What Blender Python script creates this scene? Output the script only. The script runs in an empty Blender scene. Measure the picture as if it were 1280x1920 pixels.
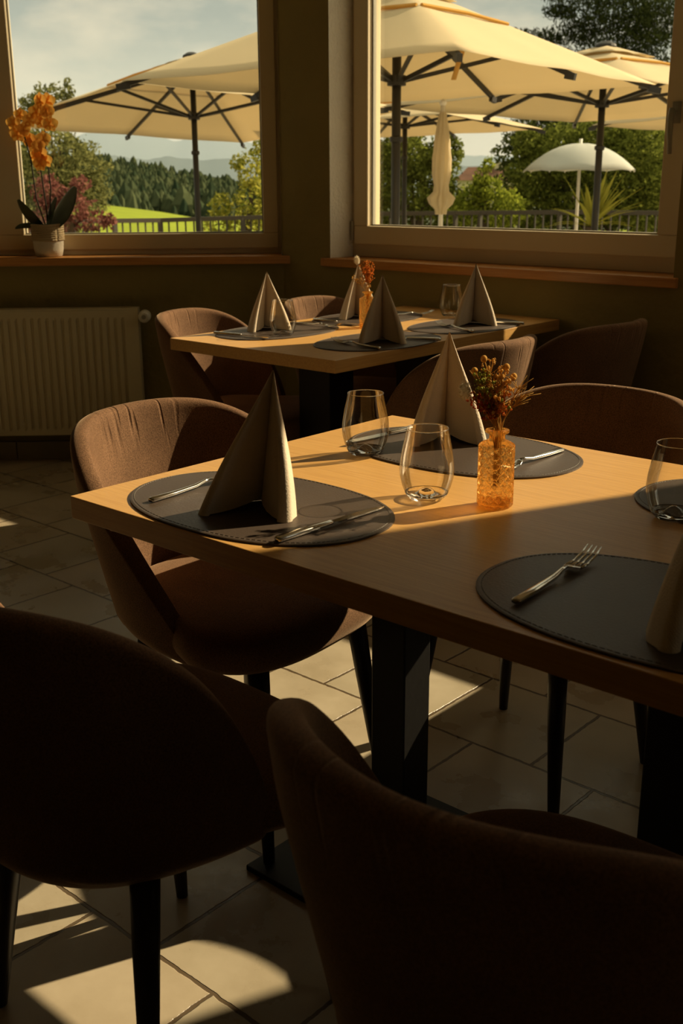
import bpy, bmesh, math, random
import numpy as np
from mathutils import Matrix, Vector
random.seed(7); rng = np.random.default_rng(7)
S = bpy.context.scene; COL = S.collection
PI = math.pi
def rad(d): return d * PI / 180

# ------------------------------------------------------------------ camera, light, exposure
F = 2050.0; H = 1.25
def cam_rows(pitch, roll, yaw):
    cy, sy = math.cos(yaw), math.sin(yaw); cp, sp = math.cos(pitch), math.sin(pitch); cr, sr = math.cos(roll), math.sin(roll)
    M0 = np.array([[1, 0, 0], [0, 0, -1], [0, 1, 0.]])
    Rz = np.array([[cy, -sy, 0], [sy, cy, 0], [0, 0, 1]])
    Rx = np.array([[1, 0, 0], [0, cp, -sp], [0, sp, cp]])
    Rr = np.array([[cr, -sr, 0], [sr, cr, 0], [0, 0, 1]])
    return Rr @ Rx @ M0 @ Rz
MC = cam_rows(rad(16.97), rad(-0.2968), rad(-41.658))
cam_d = bpy.data.cameras.new('camera'); cam = bpy.data.objects.new('camera', cam_d); COL.objects.link(cam)
R3 = np.stack([MC[0], -MC[1], -MC[2]], axis=1)
m4 = Matrix([list(R3[0]) + [0], list(R3[1]) + [0], list(R3[2]) + [H], [0, 0, 0, 1]])
cam.matrix_world = m4
cam_d.sensor_fit = 'VERTICAL'; cam_d.sensor_height = 36; cam_d.sensor_width = 24; cam_d.lens = 36 * F / 1920
cam_d.clip_start = 0.02; cam_d.clip_end = 20000
cam_d.dof.use_dof = True; cam_d.dof.focus_distance = 2.1; cam_d.dof.aperture_fstop = 9
S.camera = cam

SUN_AZ, SUN_EL = 66.5, 31.0
sd = bpy.data.lights.new('sun', 'SUN'); sun = bpy.data.objects.new('sun', sd); COL.objects.link(sun)
sd.energy = 10.0; sd.angle = rad(0.53); sd.color = (1.0, 0.81, 0.53)
sdir = Vector((math.cos(rad(SUN_EL)) * math.cos(rad(SUN_AZ)), math.cos(rad(SUN_EL)) * math.sin(rad(SUN_AZ)), math.sin(rad(SUN_EL))))
sun.rotation_euler = sdir.to_track_quat('Z', 'Y').to_euler()

W = bpy.data.worlds.new('world'); S.world = W; W.use_nodes = True
def build_world():
    nt = W.node_tree; nt.nodes.clear(); N = nt.nodes.new; L = nt.links.new
    out = N('ShaderNodeOutputWorld'); bg = N('ShaderNodeBackground'); L(bg.outputs[0], out.inputs[0])
    tc = N('ShaderNodeTexCoord'); sep = N('ShaderNodeSeparateXYZ'); L(tc.outputs['Generated'], sep.inputs[0])
    ramp = N('ShaderNodeValToRGB'); L(sep.outputs['Z'], ramp.inputs[0])
    e = ramp.color_ramp.elements
    e[0].position = 0.0; e[0].color = (0.78, 0.72, 0.56, 1)
    e[1].position = 0.07; e[1].color = (0.44, 0.43, 0.35, 1)
    for p_, c_ in ((.13, (.25, .28, .265, 1)), (.35, (.62, .60, .44, 1)), (.7, (1.20, 1.14, .80, 1))):
        q_ = ramp.color_ramp.elements.new(p_); q_.color = c_
    mp = N('ShaderNodeMapping'); mp.inputs['Scale'].default_value = (1, 1, 2.6); L(tc.outputs['Generated'], mp.inputs[0])
    nz = N('ShaderNodeTexNoise'); nz.inputs['Scale'].default_value = 9.0; nz.inputs['Detail'].default_value = 7; nz.inputs['Roughness'].default_value = .55
    L(mp.outputs[0], nz.inputs['Vector'])
    r2 = N('ShaderNodeValToRGB'); L(nz.outputs['Fac'], r2.inputs[0])
    r2.color_ramp.elements[0].position = .42; r2.color_ramp.elements[1].position = .66
    mx = N('ShaderNodeMixRGB'); L(r2.outputs[0], mx.inputs[0]); L(ramp.outputs[0], mx.inputs[1]); mx.inputs[2].default_value = (0.62, 0.56, 0.43, 1)
    L(mx.outputs[0], bg.inputs[0]); bg.inputs[1].default_value = 1.0
build_world()
S.view_settings.view_transform = 'Standard'; S.view_settings.look = 'None'
S.view_settings.exposure = 0.0; S.view_settings.gamma = 1.0; S.view_settings.use_curve_mapping = False

# ------------------------------------------------------------------ ray helpers (pixel of the photograph -> point at a real distance)
def ray(p):
    v = MC.T @ np.array([(p[0] - 640) / F, (p[1] - 960) / F, 1.0]); return v
def onz(p, z):
    d = ray(p); t = (z - H) / d[2]; return Vector((t * d[0], t * d[1], z))
def at(p, dist):
    d = ray(p); t = dist / math.hypot(d[0], d[1]); return Vector((t * d[0], t * d[1], H + t * d[2]))

# ------------------------------------------------------------------ materials
MATS = {}
def mat(name, col=(.5, .5, .5), rough=.6, metal=0, sheen=0, trans=0, ior=1.45, spec=.5, var=0, vscale=8, bump=0, bscale=60, sheen_col=None, coat=0, stretch=(1, 1, 1)):
    if name in MATS: return MATS[name]
    m = bpy.data.materials.new(name); m.use_nodes = True; nt = m.node_tree; b = nt.nodes['Principled BSDF']
    b.inputs['Base Color'].default_value = (*col, 1); b.inputs['Roughness'].default_value = rough; b.inputs['Metallic'].default_value = metal
    b.inputs['Specular IOR Level'].default_value = spec; b.inputs['IOR'].default_value = ior
    b.inputs['Transmission Weight'].default_value = trans; b.inputs['Coat Weight'].default_value = coat
    if sheen:
        b.inputs['Sheen Weight'].default_value = sheen; b.inputs['Sheen Roughness'].default_value = .35
        b.inputs['Sheen Tint'].default_value = (*(sheen_col or col), 1)
    N = nt.nodes.new; L = nt.links.new
    if var or bump:
        tc = N('ShaderNodeTexCoord'); mp = N('ShaderNodeMapping'); mp.inputs['Scale'].default_value = stretch; L(tc.outputs['Object'], mp.inputs[0])
    if var:
        nz = N('ShaderNodeTexNoise'); nz.inputs['Scale'].default_value = vscale; nz.inputs['Detail'].default_value = 5; L(mp.outputs[0], nz.inputs['Vector'])
        rp = N('ShaderNodeValToRGB'); L(nz.outputs['Fac'], rp.inputs[0]); rp.color_ramp.elements[0].position = .3; rp.color_ramp.elements[1].position = .7
        rp.color_ramp.elements[0].color = (*[c * (1 - var) for c in col], 1); rp.color_ramp.elements[1].color = (*[min(1, c * (1 + var)) for c in col], 1)
        L(rp.outputs[0], b.inputs['Base Color'])
    if bump:
        n2 = N('ShaderNodeTexNoise'); n2.inputs['Scale'].default_value = bscale; n2.inputs['Detail'].default_value = 3; L(mp.outputs[0], n2.inputs['Vector'])
        bp = N('ShaderNodeBump'); bp.inputs['Strength'].default_value = bump; bp.inputs['Distance'].default_value = .01; L(n2.outputs['Fac'], bp.inputs['Height']); L(bp.outputs[0], b.inputs['Normal'])
    MATS[name] = m; return m

def wood_mat(name, c1, c2, axis='X', rough=.42):
    m = bpy.data.materials.new(name); m.use_nodes = True; nt = m.node_tree; b = nt.nodes['Principled BSDF']; N = nt.nodes.new; L = nt.links.new
    tc = N('ShaderNodeTexCoord'); mp = N('ShaderNodeMapping'); L(tc.outputs['Object'], mp.inputs[0])
    mp.inputs['Scale'].default_value = (2.0, 60, 60) if axis == 'X' else (60, 2.0, 60)
    nz = N('ShaderNodeTexNoise'); nz.inputs['Scale'].default_value = 3.0; nz.inputs['Detail'].default_value = 8; nz.inputs['Roughness'].default_value = .65; nz.inputs['Distortion'].default_value = .5; L(mp.outputs[0], nz.inputs['Vector'])
    rp = N('ShaderNodeValToRGB'); L(nz.outputs['Fac'], rp.inputs[0]); e = rp.color_ramp.elements
    e[0].position = .32; e[0].color = (*c1, 1); e[1].position = .62; e[1].color = (*c2, 1)
    L(rp.outputs[0], b.inputs['Base Color']); b.inputs['Roughness'].default_value = rough
    bp = N('ShaderNodeBump'); bp.inputs['Strength'].default_value = .12; bp.inputs['Distance'].default_value = .004; L(nz.outputs['Fac'], bp.inputs['Height']); L(bp.outputs[0], b.inputs['Normal'])
    return m

def thin_glass(name, tint=(1, 1, 1), refl=.5, dark=(.75, .75, .72)):
    """clear sheet: lets light through, mirrors at a grazing angle, greyer where seen edge on"""
    m = bpy.data.materials.new(name); m.use_nodes = True; nt = m.node_tree; nt.nodes.clear(); N = nt.nodes.new; L = nt.links.new
    out = N('ShaderNodeOutputMaterial'); mx = N('ShaderNodeMixShader'); tr = N('ShaderNodeBsdfTransparent'); gl = N('ShaderNodeBsdfGlossy'); lw = N('ShaderNodeLayerWeight')
    lw.inputs[0].default_value = .35
    gl.inputs['Roughness'].default_value = .02; gl.inputs[0].default_value = (1, .97, .9, 1)
    cm = N('ShaderNodeMixRGB'); cm.inputs[1].default_value = (*tint, 1); cm.inputs[2].default_value = (*dark, 1); L(lw.outputs['Facing'], cm.inputs[0]); L(cm.outputs[0], tr.inputs[0])
    mt = N('ShaderNodeMath'); mt.operation = 'MULTIPLY'; mt.inputs[1].default_value = refl; L(lw.outputs['Fresnel'], mt.inputs[0]); L(mt.outputs[0], mx.inputs[0])
    L(tr.outputs[0], mx.inputs[1]); L(gl.outputs[0], mx.inputs[2]); L(mx.outputs[0], out.inputs[0]); return m

def leaf_mat(name, c1, c2, scale=3.0, transl=.45):
    m = bpy.data.materials.new(name); m.use_nodes = True; nt = m.node_tree; nt.nodes.clear(); N = nt.nodes.new; L = nt.links.new
    out = N('ShaderNodeOutputMaterial'); mx = N('ShaderNodeMixShader'); df = N('ShaderNodeBsdfDiffuse'); tl = N('ShaderNodeBsdfTranslucent')
    geo = N('ShaderNodeNewGeometry'); rp = N('ShaderNodeValToRGB'); L(geo.outputs['Random Per Island'], rp.inputs[0])
    rp.color_ramp.elements[0].color = (*c1, 1); rp.color_ramp.elements[1].color = (*c2, 1)
    L(rp.outputs[0], df.inputs[0]); L(rp.outputs[0], tl.inputs[0]); mx.inputs[0].default_value = transl
    L(df.outputs[0], mx.inputs[1]); L(tl.outputs[0], mx.inputs[2]); L(mx.outputs[0], out.inputs[0]); return m

def cloth_mat(name, col, transl=.35):
    m = bpy.data.materials.new(name); m.use_nodes = True; nt = m.node_tree; nt.nodes.clear(); N = nt.nodes.new; L = nt.links.new
    out = N('ShaderNodeOutputMaterial'); mx = N('ShaderNodeMixShader'); df = N('ShaderNodeBsdfDiffuse'); tl = N('ShaderNodeBsdfTranslucent')
    tc = N('ShaderNodeTexCoord'); nz = N('ShaderNodeTexNoise'); nz.inputs['Scale'].default_value = 2.5; nz.inputs['Detail'].default_value = 4; L(tc.outputs['Object'], nz.inputs['Vector'])
    rp = N('ShaderNodeValToRGB'); L(nz.outputs['Fac'], rp.inputs[0]); rp.color_ramp.elements[0].color = (*[c * .93 for c in col], 1); rp.color_ramp.elements[1].color = (*col, 1)
    L(rp.outputs[0], df.inputs[0]); L(rp.outputs[0], tl.inputs[0]); mx.inputs[0].default_value = transl
    L(df.outputs[0], mx.inputs[1]); L(tl.outputs[0], mx.inputs[2]); L(mx.outputs[0], out.inputs[0]); return m

# floor: square tiles in running bond, worn stone look
def floor_mat():
    m = bpy.data.materials.new('floor_tile'); m.use_nodes = True; nt = m.node_tree; b = nt.nodes['Principled BSDF']; N = nt.nodes.new; L = nt.links.new
    tc = N('ShaderNodeTexCoord'); mp = N('ShaderNodeMapping'); mp.inputs['Location'].default_value = (1.124, -.945, 0); L(tc.outputs['Object'], mp.inputs[0])
    wn = N('ShaderNodeTexNoise'); wn.inputs['Scale'].default_value = 45; wn.inputs['Detail'].default_value = 3; L(tc.outputs['Object'], wn.inputs['Vector'])
    sb = N('ShaderNodeVectorMath'); sb.operation = 'SUBTRACT'; sb.inputs[1].default_value = (.5, .5, .5); L(wn.outputs['Color'], sb.inputs[0])
    sc = N('ShaderNodeVectorMath'); sc.operation = 'SCALE'; sc.inputs['Scale'].default_value = .006; L(sb.outputs[0], sc.inputs[0])
    ad = N('ShaderNodeVectorMath'); ad.operation = 'ADD'; L(mp.outputs[0], ad.inputs[0]); L(sc.outputs[0], ad.inputs[1])
    br = N('ShaderNodeTexBrick'); L(ad.outputs[0], br.inputs['Vector']); br.offset = .5; br.offset_frequency = 2; br.squash = 1
    br.inputs['Scale'].default_value = 1; br.inputs['Brick Width'].default_value = .312; br.inputs['Row Height'].default_value = .315; br.inputs['Mortar Size'].default_value = .0045
    br.inputs['Mortar Smooth'].default_value = .35; br.inputs['Bias'].default_value = 0
    br.inputs['Color1'].default_value = (.44, .38, .27, 1); br.inputs['Color2'].default_value = (.47, .38, .26, 1); br.inputs['Mortar'].default_value = (.12, .085, .05, 1)
    nz = N('ShaderNodeTexNoise'); nz.inputs['Scale'].default_value = 5; nz.inputs['Detail'].default_value = 9; nz.inputs['Roughness'].default_value = .6; L(tc.outputs['Object'], nz.inputs['Vector'])
    rp = N('ShaderNodeValToRGB'); L(nz.outputs['Fac'], rp.inputs[0]); rp.color_ramp.elements[0].position = .3; rp.color_ramp.elements[1].position = .7
    rp.color_ramp.elements[0].color = (.76, .74, .70, 1); rp.color_ramp.elements[1].color = (1, 1, 1, 1)
    mx = N('ShaderNodeMixRGB'); mx.blend_type = 'MULTIPLY'; mx.inputs[0].default_value = 1; L(br.outputs['Color'], mx.inputs[1]); L(rp.outputs[0], mx.inputs[2]); L(mx.outputs[0], b.inputs['Base Color'])
    rr = N('ShaderNodeMapRange'); L(nz.outputs['Fac'], rr.inputs[0]); rr.inputs[1].default_value = .35; rr.inputs[2].default_value = .65; rr.inputs[3].default_value = .20; rr.inputs[4].default_value = .52; L(rr.outputs[0], b.inputs['Roughness'])
    inv = N('ShaderNodeMath'); inv.operation = 'SUBTRACT'; inv.inputs[0].default_value = 1; L(br.outputs['Fac'], inv.inputs[1])
    n3 = N('ShaderNodeTexNoise'); n3.inputs['Scale'].default_value = 28; n3.inputs['Detail'].default_value = 6; L(tc.outputs['Object'], n3.inputs['Vector'])
    ml = N('ShaderNodeMath'); ml.operation = 'MULTIPLY_ADD'; ml.inputs[1].default_value = .12; L(n3.outputs['Fac'], ml.inputs[0]); L(inv.outputs[0], ml.inputs[2])
    bp = N('ShaderNodeBump'); bp.inputs['Strength'].default_value = .5; bp.inputs['Distance'].default_value = .006; L(ml.outputs[0], bp.inputs['Height']); L(bp.outputs[0], b.inputs['Normal'])
    return m

M_wall = mat('olive_plaster', (.26, .205, .075), .9, var=.08, vscale=3, bump=.6, bscale=25, spec=.2)
M_ext = mat('white_stucco', (.74, .70, .60), .9, bump=.8, bscale=70)
M_ceil = mat('ceiling_paint', (.45, .40, .28), .9, bump=.1)
M_floor = floor_mat()
M_frame = mat('white_window_lacquer', (.66, .55, .36), .45, var=.02, vscale=4)
M_gasket = mat('window_gasket', (.30, .28, .22), .5, bump=.05)
M_sill = wood_mat('orange_oak', (.42, .17, .035), (.55, .25, .06), 'X', .4)
M_oak = wood_mat('light_oak', (.50, .26, .072), (.62, .35, .105), 'X', .4)
M_oak_y = wood_mat('light_oak_crosswise', (.50, .26, .072), (.62, .35, .105), 'Y', .4)
M_steel = mat('black_steel', (.007, .006, .005), .5, metal=0, spec=.35, bump=.04)
M_velvet = mat('brown_velvet', (.16, .088, .048), .85, sheen=.5, sheen_col=(.55, .38, .24), spec=.12, var=.16, vscale=9, bump=.08, bscale=300)
M_leg = mat('black_leg', (.012, .010, .008), .4, bump=.02)
M_mat = mat('dark_leather', (.066, .046, .033), .45, spec=.45, var=.10, vscale=9, bump=.06, bscale=240)
M_stitch = mat('grey_thread', (.16, .14, .11), .7, bump=.05)
M_napkin = mat('beige_paper', (.66, .55, .41), .85, sheen=.1, spec=.2, var=.03, bump=.18, bscale=420)
M_chrome = mat('cutlery_steel', (.72, .69, .63), .16, metal=1, bump=.02)
M_glass = thin_glass('clear_glass', (1, .99, .97), .6, (.72, .70, .64))
M_glassbase = mat('thick_clear_glass', (1, .99, .96), .01, trans=1, ior=1.45, bump=.02)
M_pane = thin_glass('window_pane', (.97, .97, .95), .55, (.93, .93, .90))
M_rad = mat('radiator_enamel', (.60, .52, .34), .4, bump=.03)
M_white = mat('white_plastic', (.72, .68, .58), .45, bump=.02)
M_dark = mat('black_handle', (.02, .018, .015), .4, bump=.02)

def emboss(mt):
    nt = mt.node_tree; N = nt.nodes.new; L = nt.links.new; b = nt.nodes['Principled BSDF']; old = b.inputs['Normal'].links[0].from_node
    tc = N('ShaderNodeTexCoord'); mp = N('ShaderNodeMapping'); mp.inputs['Rotation'].default_value = (.5, .4, .9); L(tc.outputs['Object'], mp.inputs[0])
    wv = N('ShaderNodeTexWave'); wv.inputs['Scale'].default_value = 120; wv.inputs['Distortion'].default_value = .3; L(mp.outputs[0], wv.inputs['Vector'])
    bp = N('ShaderNodeBump'); bp.inputs['Strength'].default_value = .14; bp.inputs['Distance'].default_value = .001; L(wv.outputs['Fac'], bp.inputs['Height']); L(old.outputs[0], bp.inputs['Normal']); L(bp.outputs[0], b.inputs['Normal'])
emboss(M_napkin)

# ------------------------------------------------------------------ object helpers
def mesh_obj(name, verts, faces, m, parent=None, smooth=False, sub=0, solid=0, bevel=0, loc=None):
    me = bpy.data.meshes.new(name); me.from_pydata([tuple(v) for v in verts], [], faces); me.update()
    if m: me.materials.append(m)
    if smooth:
        for p in me.polygons: p.use_smooth = True
    o = bpy.data.objects.new(name, me); COL.objects.link(o)
    if parent: o.parent = parent
    if loc is not None: o.location = loc
    if solid:
        md = o.modifiers.new('solid', 'SOLIDIFY'); md.thickness = solid; md.offset = 0
    if bevel:
        md = o.modifiers.new('bevel', 'BEVEL'); md.width = bevel; md.segments = 2; md.limit_method = 'ANGLE'
    if sub:
        md = o.modifiers.new('sub', 'SUBSURF'); md.levels = sub; md.render_levels = sub
    return o
def tag(o, label=None, cat=None, group=None, kind=None):
    if label: o['label'] = label
    if cat: o['category'] = cat
    if group: o['group'] = group
    if kind: o['kind'] = kind
    return o
def thing(name, label, cat, loc=(0, 0, 0), rz=0, group=None):
    o = bpy.data.objects.new(name, None); COL.objects.link(o); o.location = loc; o.rotation_euler = (0, 0, rz); o.empty_display_size = .05
    return tag(o, label, cat, group)
def dup(root, loc, rz, label, group=None, scale=None):
    r = root.copy(); COL.objects.link(r); r.location = loc; r.rotation_euler = (0, 0, rz); r['label'] = label
    if scale: r.scale = (scale,) * 3
    if group: r['group'] = group
    for ch in list(root.children):
        c = ch.copy(); COL.objects.link(c); c.parent = r
        for g in ch.children:
            d = g.copy(); COL.objects.link(d); d.parent = c
    return r
class MB:
    def __init__(s): s.v = []; s.f = []
    def add(s, V, Fc):
        n = len(s.v); s.v += [tuple(v) for v in V]; s.f += [tuple(i + n for i in f) for f in Fc]
    def box(s, a, b):
        x0, y0, z0 = a; x1, y1, z1 = b
        s.add([(x0, y0, z0), (x1, y0, z0), (x1, y1, z0), (x0, y1, z0), (x0, y0, z1), (x1, y0, z1), (x1, y1, z1), (x0, y1, z1)],
              [(0, 3, 2, 1), (4, 5, 6, 7), (0, 1, 5, 4), (1, 2, 6, 5), (2, 3, 7, 6), (3, 0, 4, 7)])
    def prism(s, poly, z0, z1):
        n = len(poly)
        a = sum(poly[i][0] * poly[(i + 1) % n][1] - poly[(i + 1) % n][0] * poly[i][1] for i in range(n))
        if a < 0: poly = poly[::-1]
        s.add([(x, y, z0) for x, y in poly] + [(x, y, z1) for x, y in poly],
              [tuple(range(n))[::-1], tuple(range(n, 2 * n))] + [(i, (i + 1) % n, (i + 1) % n + n, i + n) for i in range(n)])
    def tube(s, pts, r, seg=8, caps=True):
        pts = [Vector(p) for p in pts]; n = len(pts); rs = r if isinstance(r, (list, tuple)) else [r] * n
        V = []; up = None
        for i, p in enumerate(pts):
            t = (pts[min(i + 1, n - 1)] - pts[max(i - 1, 0)]).normalized()
            if up is None: up = Vector((0, 0, 1)) if abs(t.z) < .9 else Vector((1, 0, 0))
            sd_ = t.cross(up).normalized(); up = sd_.cross(t).normalized()
            for k in range(seg):
                a = 2 * PI * k / seg; V.append(p + sd_ * (math.cos(a) * rs[i]) + up * (math.sin(a) * rs[i]))
        Fc = [(i * seg + k, i * seg + (k + 1) % seg, (i + 1) * seg + (k + 1) % seg, (i + 1) * seg + k) for i in range(n - 1) for k in range(seg)]
        if caps: Fc += [tuple(range(seg))[::-1], tuple(range((n - 1) * seg, n * seg))]
        s.add(V, Fc)
    def bar(s, a, b, w, h):
        a = Vector(a); b = Vector(b); t = (b - a).normalized(); up = Vector((0, 0, 1)) if abs(t.z) < .95 else Vector((1, 0, 0))
        sd_ = t.cross(up).normalized() * (w / 2); u = sd_.cross(t).normalized() * (h / 2)
        V = [p + i * sd_ + j * u for p in (a, b) for i, j in ((-1, -1), (1, -1), (1, 1), (-1, 1))]
        s.add(V, [(3, 2, 1, 0), (4, 5, 6, 7), (0, 1, 5, 4), (1, 2, 6, 5), (2, 3, 7, 6), (3, 0, 4, 7)])
    def lathe(s, prof, seg=32, c=(0, 0, 0), closed=False):
        n = len(prof); V = [(c[0] + r * math.cos(2 * PI * k / seg), c[1] + r * math.sin(2 * PI * k / seg), c[2] + z) for r, z in prof for k in range(seg)]
        Fc = [(i * seg + k, i * seg + (k + 1) % seg, (i + 1) * seg + (k + 1) % seg, (i + 1) * seg + k) for i in range(n - 1) for k in range(seg)]
        s.add(V, Fc)
    def ball(s, c, r, seg=8, rings=6):
        if not isinstance(r, (tuple, list)): r = (r, r, r)
        prof = [(math.sin(PI * i / rings), -math.cos(PI * i / rings)) for i in range(rings + 1)]
        V = [(c[0] + q * r[0] * math.cos(2 * PI * k / seg), c[1] + q * r[1] * math.sin(2 * PI * k / seg), c[2] + z * r[2]) for q, z in prof for k in range(seg)]
        s.add(V, [(i * seg + k, i * seg + (k + 1) % seg, (i + 1) * seg + (k + 1) % seg, (i + 1) * seg + k) for i in range(rings) for k in range(seg)])
    def build(s, name, m, parent=None, **k): return mesh_obj(name, s.v, s.f, m, parent, **k)

# ------------------------------------------------------------------ setting
YW, YO, T = 3.60, 3.92, .32          # inner and outer face of the window wall
CX, CY = -3.545, 3.60                # corner between the two window walls
CEIL = 2.90; WTOP = 2.76; SB = .885
q = MB(); q.box((-6.2, -3.2, -.12), (2.7, 4.0, 0)); tag(q.build('floor', M_floor), kind='structure')
q = MB(); q.box((-6.2, -3.2, CEIL), (2.7, 4.0, CEIL + .1)); tag(q.build('ceiling', M_ceil), kind='structure')
# window wall along X (openings of window_2 and window_3)
W2 = (-3.26, -1.68); W3 = (-1.42, .26); ZB3 = .92
q = MB()
q.prism([(CX, CY), (2.6, YW), (2.6, YO), (CX - .133, YO)], 0, SB)
q.prism([(CX, CY), (2.6, YW), (2.6, YO), (CX - .133, YO)], WTOP, CEIL)
q.prism([(CX, CY), (W2[0], YW), (W2[0], YO), (CX - .133, YO)], SB, WTOP)
q.box((W2[1], YW, SB), (W3[0], YO, WTOP)); q.box((W3[1], YW, SB), (2.6, YO, WTOP)); q.box((W3[0], YW, SB), (W3[1], YO, ZB3 - .036))
wr = q.build('wall_right', M_wall); tag(wr, kind='structure'); wr.data.materials.append(M_ext)
for p in wr.data.polygons:                       # the outside of the house is white stucco
    if p.center.y > YO - .01 or (p.center.y > YW + .155 and abs(p.normal.x) > .5): p.material_index = 1
# separate stucco lining of the outer reveals
def reveal(name, x):
    g = MB(); g.box((x - .004, YW + .235, SB), (x + .004, YO + .004, WTOP)); tag(g.build(name, M_ext), kind='structure')
reveal('trim_1', W2[0] + .004)
# chamfered wall
s2 = math.sqrt(.5)
def LP(s, n): return (CX + s * s2 - n * s2, CY + s * s2 + n * s2)        # s along the wall from the corner, n outwards
SL = -2.62; WL0, WL1 = -2.35, -.005
q = MB(); mit = (CX - .133, YO)
q.prism([LP(SL, 0), LP(0, 0), mit, LP(SL, T)], 0, SB); q.prism([LP(SL, 0), LP(0, 0), mit, LP(SL, T)], WTOP, CEIL)
q.prism([LP(SL, 0), LP(WL0, 0), LP(WL0, T), LP(SL, T)], SB, WTOP); q.prism([LP(WL1, 0), LP(0, 0), mit, LP(WL1, T)], SB, WTOP)
tag(q.build('wall_left', M_wall), kind='structure')
ex, ey = LP(SL, 0)
q = MB(); q.box((ex - .3, -3, 0), (ex, ey, CEIL)); tag(q.build('wall_west', M_wall), kind='structure')
q = MB(); q.box((ex - .3, -3.2, 0), (2.6, -3.0, CEIL)); tag(q.build('wall_back', M_wall), kind='structure')
q = MB(); q.box((2.6, -3.2, 0), (2.8, YO, .9)); q.box((2.6, -3.2, WTOP), (2.8, YO, CEIL)); q.box((2.6, -3.2, .9), (2.8, 2.25, WTOP)); q.box((2.6, 3.25, .9), (2.8, YO, WTOP)); tag(q.build('wall_east', M_wall), kind='structure')  # the opening left in this wall is added to let in fill light
M_base = mat('plinth_tile', (.30, .25, .17), .5, var=.08, bump=.1)
q = MB()
for k in range(9): q.prism([LP(-.02 - k * .31, -.012), LP(-.325 - k * .31 + .0, -.012), LP(-.325 - k * .31, -.0005), LP(-.02 - k * .31, -.0005)], .001, .085)
tag(q.build('baseboard_left', M_base), kind='structure')
q = MB()
for k in range(19): q.box((CX + .01 + k * .31, YW - .012, .001), (CX + .315 + k * .31, YW - .0005, .085))
tag(q.build('baseboard_right', M_base), kind='structure')

def window(name, origin, ang, s0, s1, casements, handle_s=None, hinge_s=None, sill_over=(.04, .02), sill_front=-.02, zb=.92, bw=.058, sw=.078, fwr=.022):
    """window in its own frame: x along the wall, y outwards, opening s0..s1; casements = list of (a, b)"""
    root = bpy.data.objects.new(name, None); COL.objects.link(root); root.location = (origin[0], origin[1], 0); root.rotation_euler = (0, 0, ang); tag(root, kind='structure')
    y0, y1 = .15, .235
    f = MB(); fw = .022
    f.box((s0, y0, zb), (s1, y1, zb + bw)); f.box((s0, y0, WTOP - .05), (s1, y1, WTOP)); f.box((s0, y0, zb + bw), (s0 + fw, y1, WTOP - .05)); f.box((s1 - fwr, y0, zb + bw), (s1, y1, WTOP - .05))
    f.build('window_frame', M_frame, root, bevel=.003)
    for i, (a, b, *lw_) in enumerate(casements):
        g = MB(); yy0, yy1 = y0 - .014, y1 - .012; z0 = zb + bw - .004; z1 = WTOP - .045
        lw = lw_[0] if lw_ else sw
        g.box((a, yy0, z0), (b, yy1, z0 + sw)); g.box((a, yy0, z1 - sw), (b, yy1, z1)); g.box((a, yy0, z0 + sw), (a + lw, yy1, z1 - sw)); g.box((b - sw, yy0, z0 + sw), (b, yy1, z1 - sw))
        sash = g.build('casement', M_frame, root, bevel=.004)
        k = MB(); gw = .006; a = a + lw - sw
        for (xa, xb, za, zb_) in ((a + sw, b - sw, z0 + sw, z0 + sw + gw), (a + sw, b - sw, z1 - sw - gw, z1 - sw), (a + sw, a + sw + gw, z0 + sw, z1 - sw), (b - sw - gw, b - sw, z0 + sw, z1 - sw)):
            k.box((xa, yy0 + .03, za), (xb, yy0 + .05, zb_))
        k.build('gasket', M_gasket, sash)
        p = MB(); p.box((a + sw - .002, yy0 + .038, z0 + sw - .002), (b - sw + .002, yy0 + .044, z1 - sw + .002)); p.build('glass_pane', M_pane, sash)
    if handle_s is not None:
        h = MB(); z = 1.46; yh = y0 - .014
        h.box((handle_s - .014, yh - .01, z - .035), (handle_s + .014, yh, z + .035)); h.tube([(handle_s, yh - .005, z), (handle_s, yh - .045, z)], .009, 10)
        h.tube([(handle_s, yh - .043, z + .012), (handle_s, yh - .048, z - .02), (handle_s, yh - .046, z - .07), (handle_s, yh - .036, z - .135)], [.009, .011, .0095, .008], 10)
        h.build('window_handle', M_gasket, root, smooth=True)
    if hinge_s is not None:
        h = MB(); h.tube([(hinge_s, y0 - .02, zb + .07), (hinge_s, y0 - .02, zb + .15)], .007, 10); h.build('hinge', M_gasket, root)
    w = MB(); w.box((s0 - sill_over[0], sill_front, zb - .035), (s1 + sill_over[1], 0.0, zb)); w.box((s0 + .001, 0, zb - .035), (s1 - .001, y1, zb))
    w.build('window_sill', M_sill, root, bevel=.003)
    return root
window('window_2', (0, YW), 0, W2[0], W2[1], [(W2[0] + .016, W2[1] - .062)], handle_s=W2[1] - .098, hinge_s=W2[0] + .012, fwr=.07)
window('window_3', (0, YW), 0, W3[0], W3[1], [(W3[0] + .016, W3[1] - .016)], zb=ZB3)
window('window_1', (CX, CY), rad(45), WL0, WL1, [(WL0 + .016, -1.32), (-1.315, WL1 - .014, .145)], sill_over=(.04, .035), sill_front=-.03, bw=.028, sw=.068)

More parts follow.
